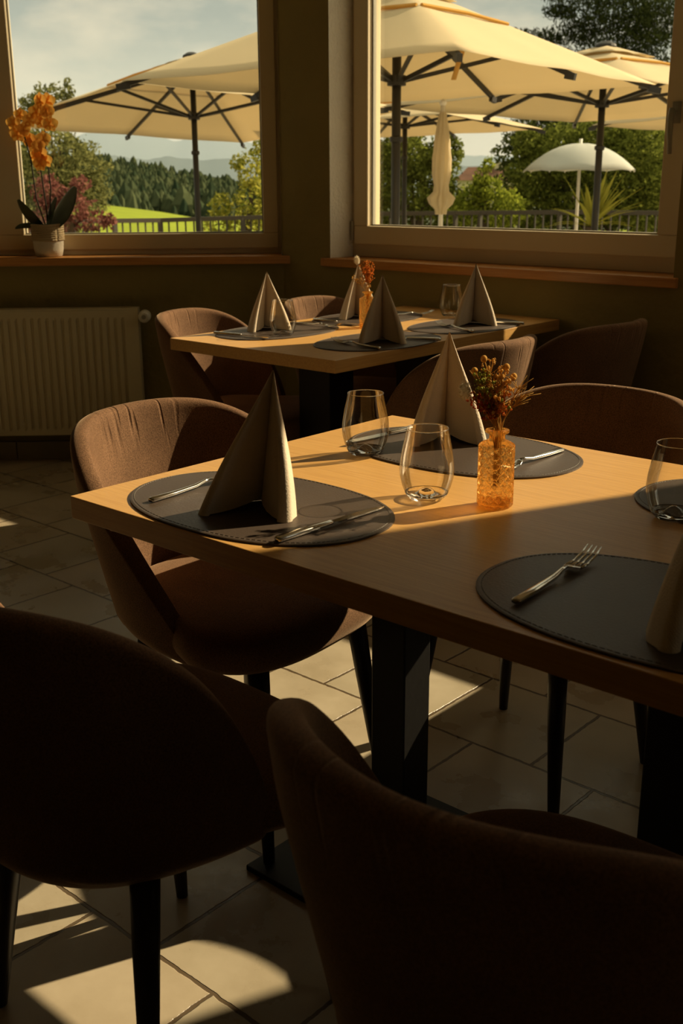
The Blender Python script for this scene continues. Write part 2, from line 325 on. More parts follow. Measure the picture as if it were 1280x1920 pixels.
# radiator under the left window
def radiator():
    t = thing('radiator', 'cream ribbed panel radiator on the wall under the left window', 'radiator', (CX, CY, 0), rad(45))
    x0, x1, z0, z1 = -2.05, -.655, .135, .695; yf = -.105
    V = []; Fc = []
    xs = []; prof = []
    n = int((x1 - x0 - .04) / .0333)
    pts = [(x0, 0), (x0 + .02, 0)]
    for i in range(n):
        a = x0 + .02 + i * .0333; pts += [(a + .004, .0), (a + .009, .009), (a + .014, .009), (a + .019, 0)]
    pts += [(x1 - .012, 0), (x1, 0)]
    zz = [z0, z0 + .022, z0 + .035, z1 - .045, z1 - .03, z1]
    for j, z in enumerate(zz):
        k = 0 if j in (0, 1, 4, 5) else 1
        for x, d in pts: V.append((x, yf + d * k, z))
    m = len(pts)
    for j in range(len(zz) - 1):
        for i in range(m - 1): Fc.append((j * m + i, j * m + i + 1, (j + 1) * m + i + 1, (j + 1) * m + i))
    mesh_obj('front_panel', V, Fc, M_rad, t)
    b = MB(); b.box((x0, yf, z1), (x1, -.03, z1 + .008)); b.box((x1, yf - .001, z0), (x1 + .004, -.03, z1 + .008)); b.box((x0 - .004, yf - .001, z0), (x0, -.03, z1 + .008)); b.build('casing', M_rad, t, bevel=.002)
    b = MB(); b.box((x0 + .01, -.05, z0), (x1 - .01, -.035, z1 - .01)); b.build('back_panel', M_rad, t)
    b = MB(); b.tube([(x1, -.07, .67), (x1 + .045, -.07, .67)], .009, 10); b.tube([(x1 + .035, -.07, .67), (x1 + .035, -.002, .67)], .009, 10); b.build('pipe', M_chrome, t, smooth=True)
    b = MB(); b.tube([(x1 + .035, -.085, .67), (x1 + .035, -.10, .67), (x1 + .035, -.145, .67), (x1 + .035, -.155, .67)], [.018, .027, .026, .018], 18)
    v = b.build('valve_knob', M_white, t, smooth=False); b = MB(); b.tube([(x1 + .035, -.156, .67), (x1 + .035, -.159, .67)], .010, 14); b.build('dial', M_gasket, v)
    for x in (x0 + .2, x1 - .2):
        b = MB(); b.box((x, -.04, z0 + .05), (x + .03, -.0005, z0 + .3)); b.build('bracket', M_steel, t)
radiator()

# ------------------------------------------------------------------ tables
def table(label, x0, y0, x1, y1, cols, axis, m_top, plate):
    cx, cy = (x0 + x1) / 2, (y0 + y1) / 2
    t = thing('dining_table', label, 'table', (cx, cy, 0), 0, None)
    b = MB(); b.box((x0 - cx, y0 - cy, .712), (x1 - cx, y1 - cy, .75)); b.build('tabletop', m_top, t, bevel=.0012)
    for (ax, ay, bx, by) in cols:
        b = MB(); b.box((ax - cx, ay - cy, .012), (bx - cx, by - cy, .706)); c = b.build('column', M_steel, t, bevel=.003)
        b = MB(); mx_, my_ = (ax + bx) / 2 - cx, (ay + by) / 2 - cy; px, py = plate
        b.box((mx_ - px, my_ - py, .706), (mx_ + px, my_ + py, .712)); b.build('mounting_plate', M_steel, t)
        b = MB(); b.box((mx_ - px, my_ - py, 0), (mx_ + px, my_ + py, .012)); b.build('foot_plate', M_steel, t, bevel=.002)
    return t
table('light oak dining table in front, top half in sun and half in shade', -1.49, 1.0, -.20, 1.845, [(-1.158, 1.38, -1.082, 1.455), (-.63, 1.38, -.552, 1.46)], 'X', M_oak, (.20, .21))
table('light oak dining table at the back beside the right window', -2.82, 2.325, -2.09, 3.56, [(-2.52, 2.62, -2.38, 2.74), (-2.52, 3.14, -2.38, 3.26)], 'Y', M_oak_y, (.22, .14))

table('unseen light oak dining table by the window at the right, added to block low sun', -.93, 2.46, -.20, 3.56, [(-.60, 2.72, -.50, 2.82), (-.60, 3.2, -.50, 3.3)], 'Y', M_oak_y, (.2, .14))  # out-of-view table, added to keep low sun off the floor

# ------------------------------------------------------------------ chairs (local: faces +y, origin on the floor)
def seat_mesh():
    nu, V, Fc = 40, [], []
    def ring(sx, sy, z, yc=.03):
        for k in range(nu):
            a = 2 * PI * k / nu; c, s_ = math.cos(a), math.sin(a); n = 3.2
            r = (abs(c) ** n + abs(s_) ** n) ** (-1 / n)
            q_ = min(1, max(0, (r * s_ * .245 + yc - .0) / .14)); fx = .80 + .20 * q_ * q_ * (3 - 2 * q_)
            V.append((r * c * sx * fx, yc + r * s_ * sy, z))
    prof = [(.05, .385), (.6, .375), (.86, .382), (.97, .41), (1.0, .435), (.985, .458), (.93, .474), (.8, .482), (.5, .487), (.05, .488)]
    for k, z in prof: ring(.272 * k, .246 * k, z, .028)
    n = len(prof)
    for i in range(n - 1):
        for k in range(nu): Fc.append((i * nu + k, i * nu + (k + 1) % nu, (i + 1) * nu + (k + 1) % nu, (i + 1) * nu + k))
    Fc.append(tuple(range(nu))[::-1]); Fc.append(tuple(range((n - 1) * nu, n * nu)))
    return V, Fc
PHM = 107.6
def shell_mesh():
    nu, nv = 46, 16; V, Fc = [], []
    for i in range(nu + 1):
        ph = rad(-PHM + 2 * PHM * i / nu); t = min(1, abs(ph) / rad(PHM))
        top = .4127 + .3897 * (1 - t ** 3.835) ** 1.24
        bot = .355 + .03 * t ** 2
        for j in range(nv + 1):
            v = j / nv; z = bot + (top - bot) * v
            zz = (z - .36) / .46
            w = .195 + .0836 * min(1, max(0, zz) * 1.35) ** .85
            d = .205 + .094 * zz
            ybk = 0
            tuck = .06 * max(0, 1 - v * 5) ** 2
            V.append(((w - tuck) * math.sin(ph), ybk - (d - tuck) * math.cos(ph) * (1.0 if math.cos(ph) > 0 else 1.19), z))
    m = nv + 1
    for i in range(nu):
        for j in range(nv): Fc.append((i * m + j, (i + 1) * m + j, (i + 1) * m + j + 1, i * m + j + 1))
    return V, Fc
def velvet_crease(mt):
    """upholstery: a few soft gathers below the top edge"""
    nt = mt.node_tree; N = nt.nodes.new; L = nt.links.new; b = nt.nodes['Principled BSDF']
    old = b.inputs['Normal'].links[0].from_node
    tc = N('ShaderNodeTexCoord'); mp = N('ShaderNodeMapping'); mp.inputs['Scale'].default_value = (34, 3, 3.5); L(tc.outputs['Object'], mp.inputs[0])
    nz = N('ShaderNodeTexNoise'); nz.inputs['Scale'].default_value = 1; nz.inputs['Detail'].default_value = 2; L(mp.outputs[0], nz.inputs['Vector'])
    r = N('ShaderNodeMapRange'); L(nz.outputs['Fac'], r.inputs[0]); r.inputs[1].default_value = .32; r.inputs[2].default_value = .42
    sp = N('ShaderNodeSeparateXYZ'); L(tc.outputs['Object'], sp.inputs[0]); hr = N('ShaderNodeMapRange'); L(sp.outputs['Z'], hr.inputs[0]); hr.inputs[1].default_value = .69; hr.inputs[2].default_value = .76; ab = N('ShaderNodeMath'); ab.operation = 'ABSOLUTE'; L(sp.outputs['X'], ab.inputs[0]); xr = N('ShaderNodeMapRange'); L(ab.outputs[0], xr.inputs[0]); xr.inputs[1].default_value = .07; xr.inputs[2].default_value = .14; xr.inputs[3].default_value = 1; xr.inputs[4].default_value = 0; xm = N('ShaderNodeMath'); xm.operation = 'MULTIPLY'; L(hr.outputs[0], xm.inputs[0]); L(xr.outputs[0], xm.inputs[1]); hr = xm
    bp = N('ShaderNodeBump'); bp.inputs['Distance'].default_value = .006; L(r.outputs[0], bp.inputs['Height']); ml = N('ShaderNodeMath'); ml.operation = 'MULTIPLY'; ml.inputs[1].default_value = .7; L(hr.outputs[0], ml.inputs[0]); L(ml.outputs[0], bp.inputs['Strength'])
    L(old.outputs[0], bp.inputs['Normal']); L(bp.outputs[0], b.inputs['Normal'])
velvet_crease(M_velvet)
def velvet_nap(mt):
    nt = mt.node_tree; N = nt.nodes.new; L = nt.links.new; b = nt.nodes['Principled BSDF']; src = b.inputs['Base Color'].links[0].from_socket
    tc = N('ShaderNodeTexCoord'); nz = N('ShaderNodeTexNoise'); nz.inputs['Scale'].default_value = 420; nz.inputs['Detail'].default_value = 2; L(tc.outputs['Object'], nz.inputs['Vector'])
    rp = N('ShaderNodeValToRGB'); L(nz.outputs['Fac'], rp.inputs[0]); rp.color_ramp.elements[0].position = .35; rp.color_ramp.elements[0].color = (.62, .60, .58, 1); rp.color_ramp.elements[1].position = .62; rp.color_ramp.elements[1].color = (1.15, 1.12, 1.08, 1)
    mx = N('ShaderNodeMixRGB'); mx.blend_type = 'MULTIPLY'; mx.inputs[0].default_value = 1; L(src, mx.inputs[1]); L(rp.outputs[0], mx.inputs[2]); L(mx.outputs[0], b.inputs['Base Color'])
velvet_nap(M_velvet)
def make_chair(label, loc, rz):
    t = thing('dining_chair', label, 'chair', loc, rz, 'brown velvet tub chairs at the tables')
    V, Fc = seat_mesh(); mesh_obj('seat', V, Fc, M_velvet, t, smooth=True, sub=1)
    V, Fc = shell_mesh(); o = mesh_obj('backrest', V, Fc, M_velvet, t, smooth=True); md = o.modifiers.new('solid', 'SOLIDIFY'); md.thickness = .038; md.offset = 0
    md = o.modifiers.new('sub', 'SUBSURF'); md.levels = 2; md.render_levels = 2
    for sx, y in ((-1, .19), (1, .19), (-1, -.09), (1, -.09)):
        b = MB(); ft = .045 if y > 0 else -.045
        b.tube([(sx * .155, y, .395), (sx * .165, y + ft * .3, .28), (sx * .192, y + ft, 0)], [.021, .019, .0105], 14); b.build('leg', M_leg, t, smooth=True)
    return t
G = 'brown velvet tub chairs at the tables'
chA = make_chair('brown velvet tub chair at the left end of the front table, inside lit by sun', (-1.546, 1.408, 0), rad(-84))
chairs = [
    ((-1.165, .84, 0), rad(-1), 'nearly black velvet tub chair seen from behind at the lower left corner'),
    ((-.458, .86, 0), rad(1), 'nearly black velvet tub chair seen from behind at the lower right, closest of all'),
    ((-1.135, 1.94, 0), rad(178), 'brown velvet tub chair behind the front table, facing it, rim lit by sun'),
    ((-.565, 1.99, 0), rad(180), 'unseen brown velvet tub chair behind the right half of the front table, placed to block sun'),  # out of view, set here so its shadow trims the floor sun patch
    ((-2.025, 2.72, 0), rad(90), 'brown velvet tub chair at the near right side of the back table, outside half lit'),
    ((-1.955, 3.30, 0), rad(87), 'dark velvet tub chair at the far right side of the back table against the wall'),
    ((-2.81, 2.65, 0), rad(-69), 'brown velvet tub chair at the near left side of the back table, sunlit inside'),
    ((-2.75, 3.22, 0), rad(-79), 'velvet tub chair at the far left side of the back table near the wall corner'),
]
for loc, rz, lb in chairs: dup(chA, loc, rz, lb, G)

# ------------------------------------------------------------------ table settings
TZ = .75
def mat_outline(n=72, a=.240, b=.160):
    out = []
    for k in range(n):
        t = 2 * PI * k / n; c, s_ = math.cos(t), math.sin(t); e = 2.25
        r = (abs(c) ** e + abs(s_) ** e) ** (-1 / e); out.append((a * r * c, b * r * s_))
    return out
def make_mat(label, loc, rz, group):
    t = thing('placemat', label, 'placemat', loc, rz, group)
    o = mat_outline(); n = len(o); V = [(x, y, 0.0002) for x, y in o] + [(x * 1.0, y * 1.0, .003) for x, y in o] + [(x * .988, y * .985, .0038) for x, y in o]
    Fc = [tuple(range(n))[::-1], tuple(range(2 * n, 3 * n))] + [(i, (i + 1) % n, (i + 1) % n + n, i + n) for i in range(n)] + [(i + n, (i + 1) % n + n, (i + 1) % n + 2 * n, i + 2 * n) for i in range(n)]
    mesh_obj('leather_sheet', V, Fc, M_mat, t)
    b = MB(); o2 = mat_outline(160, .233, .153)
    for i in range(0, 160):
        p, q_ = o2[i], o2[(i + 1) % 160]; e = (p[0] + (q_[0] - p[0]) * .65, p[1] + (q_[1] - p[1]) * .65)
        b.tube([(p[0], p[1], .0040), (e[0], e[1], .0040)], .0006, 4)
    b.build('stitching', M_stitch, t)
    return t
GM1, GM2 = 'placemats on the front table', 'placemats on the back table'
m0 = make_mat('dark brown oval placemat at the left front corner of the front table, half in sun', (-1.213, 1.163, TZ), 0, GM1)
for loc, rz, lb, g in [
    ((-1.18, 1.672, TZ), 0, 'dark oval placemat at the back edge of the front table under the central napkin', GM1),
    ((-.525, 1.17, TZ), 0, 'black oval placemat in the shade at the right front of the table', GM1),
    ((-.555, 1.66, TZ), 0, 'dark oval placemat mostly hidden behind the right napkin', GM1),
    ((-2.655, 2.665, TZ), rad(90), 'dark oval placemat at the near left of the back table', GM2),
    ((-2.655, 3.14, TZ), rad(90), 'dark oval placemat at the far left of the back table near the corner', GM2),
    ((-2.24, 2.70, TZ), rad(90), 'dark oval placemat in the shade at the near right of the back table', GM2),
    ((-2.25, 3.19, TZ), rad(90), 'dark oval placemat at the far right of the back table', GM2)]:
    dup(m0, loc, rz, lb, g)

def napkin_mesh(h=.222, w=.078, spread=40, seed=0):
    """standing napkin: two folded wings meeting in a deep crease that opens towards -y"""
    r_ = random.Random(seed); rr = .013
    def wing(sg):
        a = rad(-90 + sg * spread); d = Vector((math.cos(a), math.sin(a))); nrm = Vector((-d.y, d.x)) * sg
        L_ = w * 1.38; P = []; v0 = Vector((0, .045))
        P.append((v0, .07))
        for k, u in enumerate((.12, .3, .5, .7, .86)):
            P.append((v0 + d * L_ * u - nrm * (.011 * math.sin(PI * min(1, u * 1.05)) ** .8), .07 * (1 - u) ** 1.5))
        tip = v0 + d * (L_ - rr)
        for k in range(7):
            b_ = rad(-80 + 160 * k / 6); P.append((tip + d * rr * math.cos(b_) + (-nrm) * rr * math.sin(-b_) + nrm * .004, 0))
        for k, u in enumerate((.8, .5, .2)):
            P.append((v0 + Vector((0, .006)) + d * L_ * u + nrm * (.020 + .010 * math.sin(PI * u)), .0))
        return P
    A = wing(1); B = wing(-1)
    pts = A + [(Vector((0, .075)), 0)] + B[::-1][:-1]
    n = len(pts); rows = 22; V = []; apex = Vector((0, .0, h))
    for j in range(rows + 1):
        t = (j / rows)
        for (p, lf) in pts:
            tt = t * (1 - lf); bulge = 1 + .10 * math.sin(PI * tt) 
            base = Vector((p.x, p.y, 0)); q_ = apex.lerp(base, tt)
            q_.x = p.x * (.012 + tt * .988) * bulge; q_.y = p.y * (.012 + tt * .988) * (1 + .04 * math.sin(PI * tt))
            V.append(q_)
    Fc = [(j * n + i, j * n + (i + 1) % n, (j + 1) * n + (i + 1) % n, (j + 1) * n + i) for j in range(rows) for i in range(n)]
    Fc.append(tuple(range(n)))
    return V, Fc
RVV = Vector((MC[0][0], MC[0][1], 0)).normalized()
GN1, GN2 = 'folded napkins on the front table', 'folded napkins on the back table'
def napkin(loc, rz, label, group, h=.222, tilt=(0, 0)):
    V, Fc = napkin_mesh(h)
    o = mesh_obj('folded_napkin', [v + (Matrix.Rotation(-rz, 3, 'Z') @ (RVV * tilt[0] * v.z / h)) for v in V], Fc, M_napkin, None, smooth=True); o.location = loc; o.rotation_euler = (0, 0, rz)
    n_ = (len(V) // 23); at_ = o.data.attributes.new('sharp_edge', 'BOOLEAN', 'EDGE')      # the crease stays crisp
    for e_ in o.data.edges:
        if e_.vertices[0] % n_ == 0 and e_.vertices[1] % n_ == 0: at_.data[e_.index].value = True
    tag(o, label, 'napkin', group); return o
Z1 = TZ + .0042
def face_cam(x, y, off=0): return math.atan2(-y, -x) + PI / 2 + rad(off)
napkin((-1.185, 1.12, Z1), face_cam(-1.2, 1.12, -22), 'tall folded beige napkin on the sunlit left front placemat', GN1, .222, (.040, 0))
napkin((-1.235, 1.70, Z1), face_cam(-1.23, 1.70, 6), 'tall folded beige napkin in the middle, behind the two glasses', GN1, .215)
napkin((-.455, 1.13, Z1), face_cam(-.45, 1.13, 38), 'tall folded napkin in the shade, cut off at the right edge of the photo', GN1, .222)
napkin((-2.69, 2.65, Z1), face_cam(-2.69, 2.65, 18), 'folded beige napkin at the left of the back table behind the sunlit glass', GN2, .195)
napkin((-2.20, 2.67, Z1), face_cam(-2.2, 2.67, 0), 'folded shaded napkin at the near right of the back table beside the small vase', GN2, .21)
napkin((-2.67, 3.10, Z1), face_cam(-2.67, 3.1, 20), 'folded beige napkin half hidden behind the vase with orange flowers', GN2, .195)
napkin((-2.225, 3.21, Z1), face_cam(-2.21, 3.22, 8), 'folded beige napkin standing alone at the right of the back table below the window', GN2, .21)

def bar_profile(pts, name, parent, m, n=8):
    """cutlery body: list of (y, half width, half thickness, z centre)"""
    V = []; seg = 12
    for y, w, t, z in pts:
        for k in range(seg):
            a = 2 * PI * k / seg; c, s_ = math.cos(a), math.sin(a); e = 2.6; r = (abs(c) ** e + abs(s_) ** e) ** (-1 / e)
            V.append((w * r * c, y, z + t * r * s_))
    Fc = [(i * seg + k, (i + 1) * seg + k, (i + 1) * seg + (k + 1) % seg, i * seg + (k + 1) % seg) for i in range(len(pts) - 1) for k in range(seg)]
    Fc += [tuple(range(seg)), tuple(range((len(pts) - 1) * seg, len(pts) * seg))[::-1]]
    return mesh_obj(name, V, Fc, m, parent, smooth=True)
def make_fork(label, loc, rz, group):
    t = thing('fork', label, 'fork', loc, rz, group)
    bar_profile([(0, .0055, .003, .004), (.003, .0065, .0040, .0045), (.05, .006, .0036, .0045), (.10, .0045, .003, .006), (.122, .0028, .0025, .010), (.135, .003, .002, .011)], 'handle', t, M_chrome)
    hd = bar_profile([(.132, .003, .0018, .011), (.142, .008, .0012, .009), (.152, .0115, .001, .006), (.160, .0118, .001, .005)], 'head', t, M_chrome)
    for k in range(4):
        x = -.0105 + k * .007
        b = MB(); b.tube([(x, .156, .005), (x, .175, .0040), (x * .98, .198, .0085), (x * .95, .217, .017)], [.0021, .0019, .0017, .0008], 6); b.build('tine', M_chrome, hd, smooth=True)
    return t
def make_knife(label, loc, rz, group):
    t = thing('table_knife', label, 'knife', loc, rz, group)
    bar_profile([(0, .0055, .0035, .005), (.003, .0068, .0048, .0055), (.06, .0066, .0046, .0055), (.108, .0052, .004, .0055), (.113, .004, .0028, .0055)], 'handle', t, M_chrome)
    V = []; ys = [.112, .12, .15, .18, .205, .218, .226]; lo = [-.005, -.0085, -.0095, -.0095, -.008, -.005, .002]; hi = [.004, .0055, .006, .0062, .0062, .0055, .003]
    for y, a, b_ in zip(ys, lo, hi):
        V += [(a, y, .0045), (b_, y, .0035), (b_, y, .0058)]
    Fc = []
    for i in range(len(ys) - 1):
        for k in range(3): Fc.append((i * 3 + k, (i + 1) * 3 + k, (i + 1) * 3 + (k + 1) % 3, i * 3 + (k + 1) % 3))
    Fc += [(0, 1, 2), tuple(range(len(V) - 3, len(V)))[::-1]]
    mesh_obj('blade', V, Fc, M_chrome, t)
    return t
GC = 'forks at the place settings'; GK = 'knives at the place settings'
def aim(a, b): return math.atan2(b[1] - a[1], b[0] - a[0]) - PI / 2
def by_px(pa, pb, zb_=.005):
    a = onz(pa, Z1 + .004); b = onz(pb, Z1 + zb_); return (a.x, a.y, Z1), aim(a, b)
fl, fr = by_px((966, 1128), (1118, 1022), .016)
fk = make_fork('silver fork on the black placemat in the shade, tines up', fl, fr, GC)
l, r = by_px((282, 938), (440, 890)); dup(fk, l, r, 'silver fork left of the sunlit front napkin, tines hidden by it', GC)
l, r = by_px((1053, 843), (960, 872)); dup(fk, l, r, 'silver fork to the right of the amber vase on the back placemat', GC)
l, r = by_px((519, 1013), (720, 948)); kn = make_knife('silver knife glinting in the sun on the left front placemat', l, r, GK)
l, r = by_px((800, 797), (676, 823)); dup(kn, l, r, 'silver knife seen through the left glass, blade tip to the left', GK)
dup(kn, (-.36, 1.07, Z1), rad(4), 'knife on the black placemat to the right of its napkin', GK)
# back table: diners face +x on the left side, -x on the right side
def back_set(pf, pk, lf, lk):
    l, r = by_px(*pf); dup(fk, l, r, lf, GC); l, r = by_px(*pk); dup(kn, l, r, lk, GK)
back_set(((712, 653), (622, 638)), ((826, 637), (748, 633)), 'fork left of the shaded napkin on the near right of the back table', 'knife right of the shaded napkin on the near right of the back table')
back_set(((886, 621), (815, 606)), ((982, 607), (925, 604)), 'fork left of the napkin standing alone on the back table', 'knife right of the napkin standing alone on the back table')
back_set(((545, 605), (600, 609)), ((402, 624), (475, 630)), 'fork behind the sunlit glass on the back table', 'knife at the near left edge of the back table')
back_set(((712, 592), (765, 589)), ((588, 599), (640, 604)), 'fork beyond the orange flowers at the far side of the back table', 'knife on the far left placemat of the back table')

def make_glass(label, loc, group, base=True):
    t = thing('drinking_glass', label, 'glass', loc, 0, group)
    prof_o = [(.0, .0008), (.020, .0008), (.028, .002), (.0335, .008), (.0395, .022), (.0435, .038), (.0445, .050), (.0432, .066), (.0400, .085), (.0368, .100), (.0340, .1155), (.0336, .1170)]
    b = MB(); b.lathe(prof_o[3:], 48); b.build('bowl', M_glass, t, smooth=True)
    b = MB(); b.lathe([(.0336, .1165), (.0342, .1173), (.0336, .1181), (.0330, .1173), (.0336, .1165)], 48); b.build('rim', M_glassbase, t, smooth=True)
    b = MB(); b.lathe([(.0005, .001), (.020, .0006), (.028, .002), (.0335, .008), (.0355, .012), (.034, .0125), (.030, .0095), (.022, .0085), (.015, .011), (.010, .016), (.005, .019), (.0003, .0195)], 40); b.build('thick_base', M_glassbase, t, smooth=True)
    return t
GG = 'stemless drinking glasses'
def gpos(p): v = onz(p, TZ); return (v.x, v.y, TZ + .0003)
g0 = make_glass('clear stemless glass left of the amber vase, nearer one of the two', gpos((799, 935)), GG)
dup(g0, gpos((685, 852)), 0, 'clear stemless glass at the left of the front table, farther one of the two', GG)
dup(g0, gpos((1262, 972)), 0, 'clear stemless glass at the right edge behind the shaded napkin', GG)
dup(g0, gpos((531, 630)), 0, 'clear stemless glass glinting in the sun on the left of the back table', GG)
dup(g0, gpos((845, 594)), 0, 'clear stemless glass in shade at the far side of the back table', GG)

# amber vases
def amber(name, col, tr):
    m = bpy.data.materials.new(name); m.use_nodes = True; nt = m.node_tree; nt.nodes.clear(); N = nt.nodes.new; L = nt.links.new
    out = N('ShaderNodeOutputMaterial'); gl = N('ShaderNodeBsdfGlass'); gl.inputs['Color'].default_value = (*col, 1); gl.inputs['Roughness'].default_value = .05; gl.inputs['IOR'].default_value = 1.4
    tr_ = N('ShaderNodeBsdfTransparent'); tr_.inputs[0].default_value = (*tr, 1); tl = N('ShaderNodeBsdfTranslucent'); tl.inputs[0].default_value = (.95, .55, .16, 1)
    m1 = N('ShaderNodeMixShader'); m1.inputs[0].default_value = .30; L(gl.outputs[0], m1.inputs[1]); L(tr_.outputs[0], m1.inputs[2])
    m2 = N('ShaderNodeMixShader'); m2.inputs[0].default_value = .06; L(m1.outputs[0], m2.inputs[1]); L(tl.outputs[0], m2.inputs[2]); L(m2.outputs[0], out.inputs[0]); return m
M_amber = amber('amber_glass', (1, .80, .44), (1, .86, .60))
def make_vase(label, loc, rz=0):
    t = thing('glass_vase', label, 'vase', loc, rz, 'pressed amber glass vases')
    seg = 96; rows = 60; V = []; hb = .098
    prof = [(.0005, .001), (.024, .0005), (.0275, .002)]
    for r, z in prof:
        for k in range(seg): a = 2 * PI * k / seg; V.append((r * math.cos(a), r * math.sin(a), z))
    for j in range(rows + 1):
        z = .004 + (hb - .004) * j / rows
        for k in range(seg):
            a = 2 * PI * k / seg
            u = (a / (2 * PI) * 12 + z / .0158) % 1; v = (a / (2 * PI) * 12 - z / .0158) % 1
            d = min(min(u, 1 - u), min(v, 1 - v)); r = .0288 - .0026 * max(0, 1 - d / .16)
            V.append((r * math.cos(a), r * math.sin(a), z))
    prof2 = [(.0275, .1005), (.022, .104), (.0145, .107), (.0125, .110), (.0125, .115), (.0145, .118), (.0185, .1195), (.019, .1215), (.0185, .1235), (.0125, .1245), (.0115, .120), (.0110, .110)]
    for r, z in prof2:
        for k in range(seg): a = 2 * PI * k / seg; V.append((r * math.cos(a), r * math.sin(a), z))
    n = len(V) // seg
    Fc = [(i * seg + k, i * seg + (k + 1) % seg, (i + 1) * seg + (k + 1) % seg, (i + 1) * seg + k) for i in range(n - 1) for k in range(seg)]
    mesh_obj('vase_body', V, Fc, M_amber, t, smooth=False); None
    b = MB(); b.lathe([(.0005, .004), (.0235, .004), (.0245, .010), (.018, .012), (.0005, .012)], 24); b.build('vase_base', M_amber, t, smooth=True)
    return t
VP = onz((927, 948), TZ); VB = onz((689, 614), TZ)
va = make_vase('amber pressed glass vase with diamond pattern on the front table', (VP.x, VP.y, TZ + .0003))
dup(va, (VB.x, VB.y, TZ + .0003), 0, 'small amber pressed glass vase in the middle of the back table', 'pressed amber glass vases')

# dried flowers
M_straw = cloth_mat('dried_stem', (.62, .36, .10), .3); M_seed = cloth_mat('dried_seed_head', (.74, .44, .13), .4)
M_red = cloth_mat('dried_red_floret', (.46, .10, .03), .4); M_orange = cloth_mat('dried_orange_floret', (.82, .34, .08), .4)
M_olive = cloth_mat('dried_green_floret', (.44, .44, .10), .4); M_pale = cloth_mat('pale_grass_fluff', (.92, .83, .66), .45)
RV = Vector((MC[0][0], MC[0][1], 0)).normalized()     # sideways direction used to spread the stems
DV = Vector((-RV.y, RV.x, 0))
def stem_curve(base, tip, bend=.01):
    mid = (base + tip) / 2 + Vector((0, 0, bend)); ctrl = Vector((base.x + (tip.x - base.x) * .25, base.y + (tip.y - base.y) * .25, base.z + (tip.z - base.z) * .55))
    return [(1 - u) ** 2 * base + 2 * u * (1 - u) * ctrl + u * u * tip for u in [i / 7 for i in range(8)]]
def sprig(name, label, group, root, tipoff, m_head, kind, seed):
    """root = vase mouth position; tipoff = (side, depth, height above the mouth)"""
    r_ = random.Random(seed)
    t = thing(name, label, 'dried flower', root, 0, group)
    base = Vector((r_.uniform(-.004, .004), r_.uniform(-.004, .004), -.085)); mouth = Vector((r_.uniform(-.006, .006), r_.uniform(-.006, .006), 0))
    tip = RV * (tipoff[0] * 1.05 - .008) + DV * tipoff[1] + Vector((0, 0, tipoff[2] * 1.12))
    cv = stem_curve(mouth, tip)
    st = MB(); st.tube([base] + cv, .00075, 5); hd = MB()
    if kind == 'ball':
        hd.ball(tip, (.0052, .0052, .0058), 10, 8)
        for k in range(14):
            a = r_.uniform(0, 2 * PI); d = Vector((math.cos(a), math.sin(a), r_.uniform(-.6, .8))).normalized(); hd.ball(tip + d * .004, .0012, 5, 4)
    elif kind == 'umbel':
        for k in range(24):
            u = r_.uniform(.40, .98); p = cv[int(u * 7)]; d = Vector((r_.gauss(0, .010), r_.gauss(0, .010), r_.uniform(.006, .026))); e = p + d
            st.tube([p, p + d * .5 + Vector((0, 0, .002)), e], .00045, 4); hd.ball(e, r_.uniform(.0016, .0032), 6, 5)
            for q_ in range(2): hd.ball(e + Vector((r_.gauss(0, .0025), r_.gauss(0, .0025), r_.gauss(0, .0025))), .0014, 5, 4)
    elif kind == 'spike':
        for k in range(46):
            u = r_.uniform(.42, 1); p = cv[min(7, int(u * 7))].lerp(cv[min(7, int(u * 7) + 1)], (u * 7) % 1); e = p + Vector((r_.gauss(0, .0055), r_.gauss(0, .0055), r_.gauss(0, .003)))
            hd.ball(e, r_.uniform(.0012, .0024), 5, 4)
    elif kind == 'wisp':
        for k in range(22):
            p = cv[-1 - (k % 3)]; d = (tip - cv[-3]).normalized() * r_.uniform(.010, .026) + Vector((r_.gauss(0, .009), r_.gauss(0, .009), r_.gauss(0, .007)))
            hd.tube([p, p + d * .5 + Vector((0, 0, .001)), p + d], [.0006, .0005, .0003], 4)
    elif kind == 'bunny':
        c = tip; ax = (tip - cv[-2]).normalized()
        hd.ball(c, (.0078, .0078, .0125), 12, 10)
        for k in range(420):
            a = r_.uniform(0, 2 * PI); w = r_.uniform(-1, 1); q_ = math.sqrt(1 - w * w); d = Vector((q_ * math.cos(a), q_ * math.sin(a), w)); p = c + Vector((d.x * .0072, d.y * .0072, d.z * .0118))
            e = p + d * r_.uniform(.002, .0062) + Vector((0, 0, .001)); hd.tube([p, e], [.0004, .00012], 3, False)
    st.build('stem', M_straw, t, smooth=True); hd.build('flower_head', m_head, t, smooth=True)
    return t
mouthA = (VP.x, VP.y, TZ + .118); n = 0
GF = 'dried flowers in the amber vase on the front table'
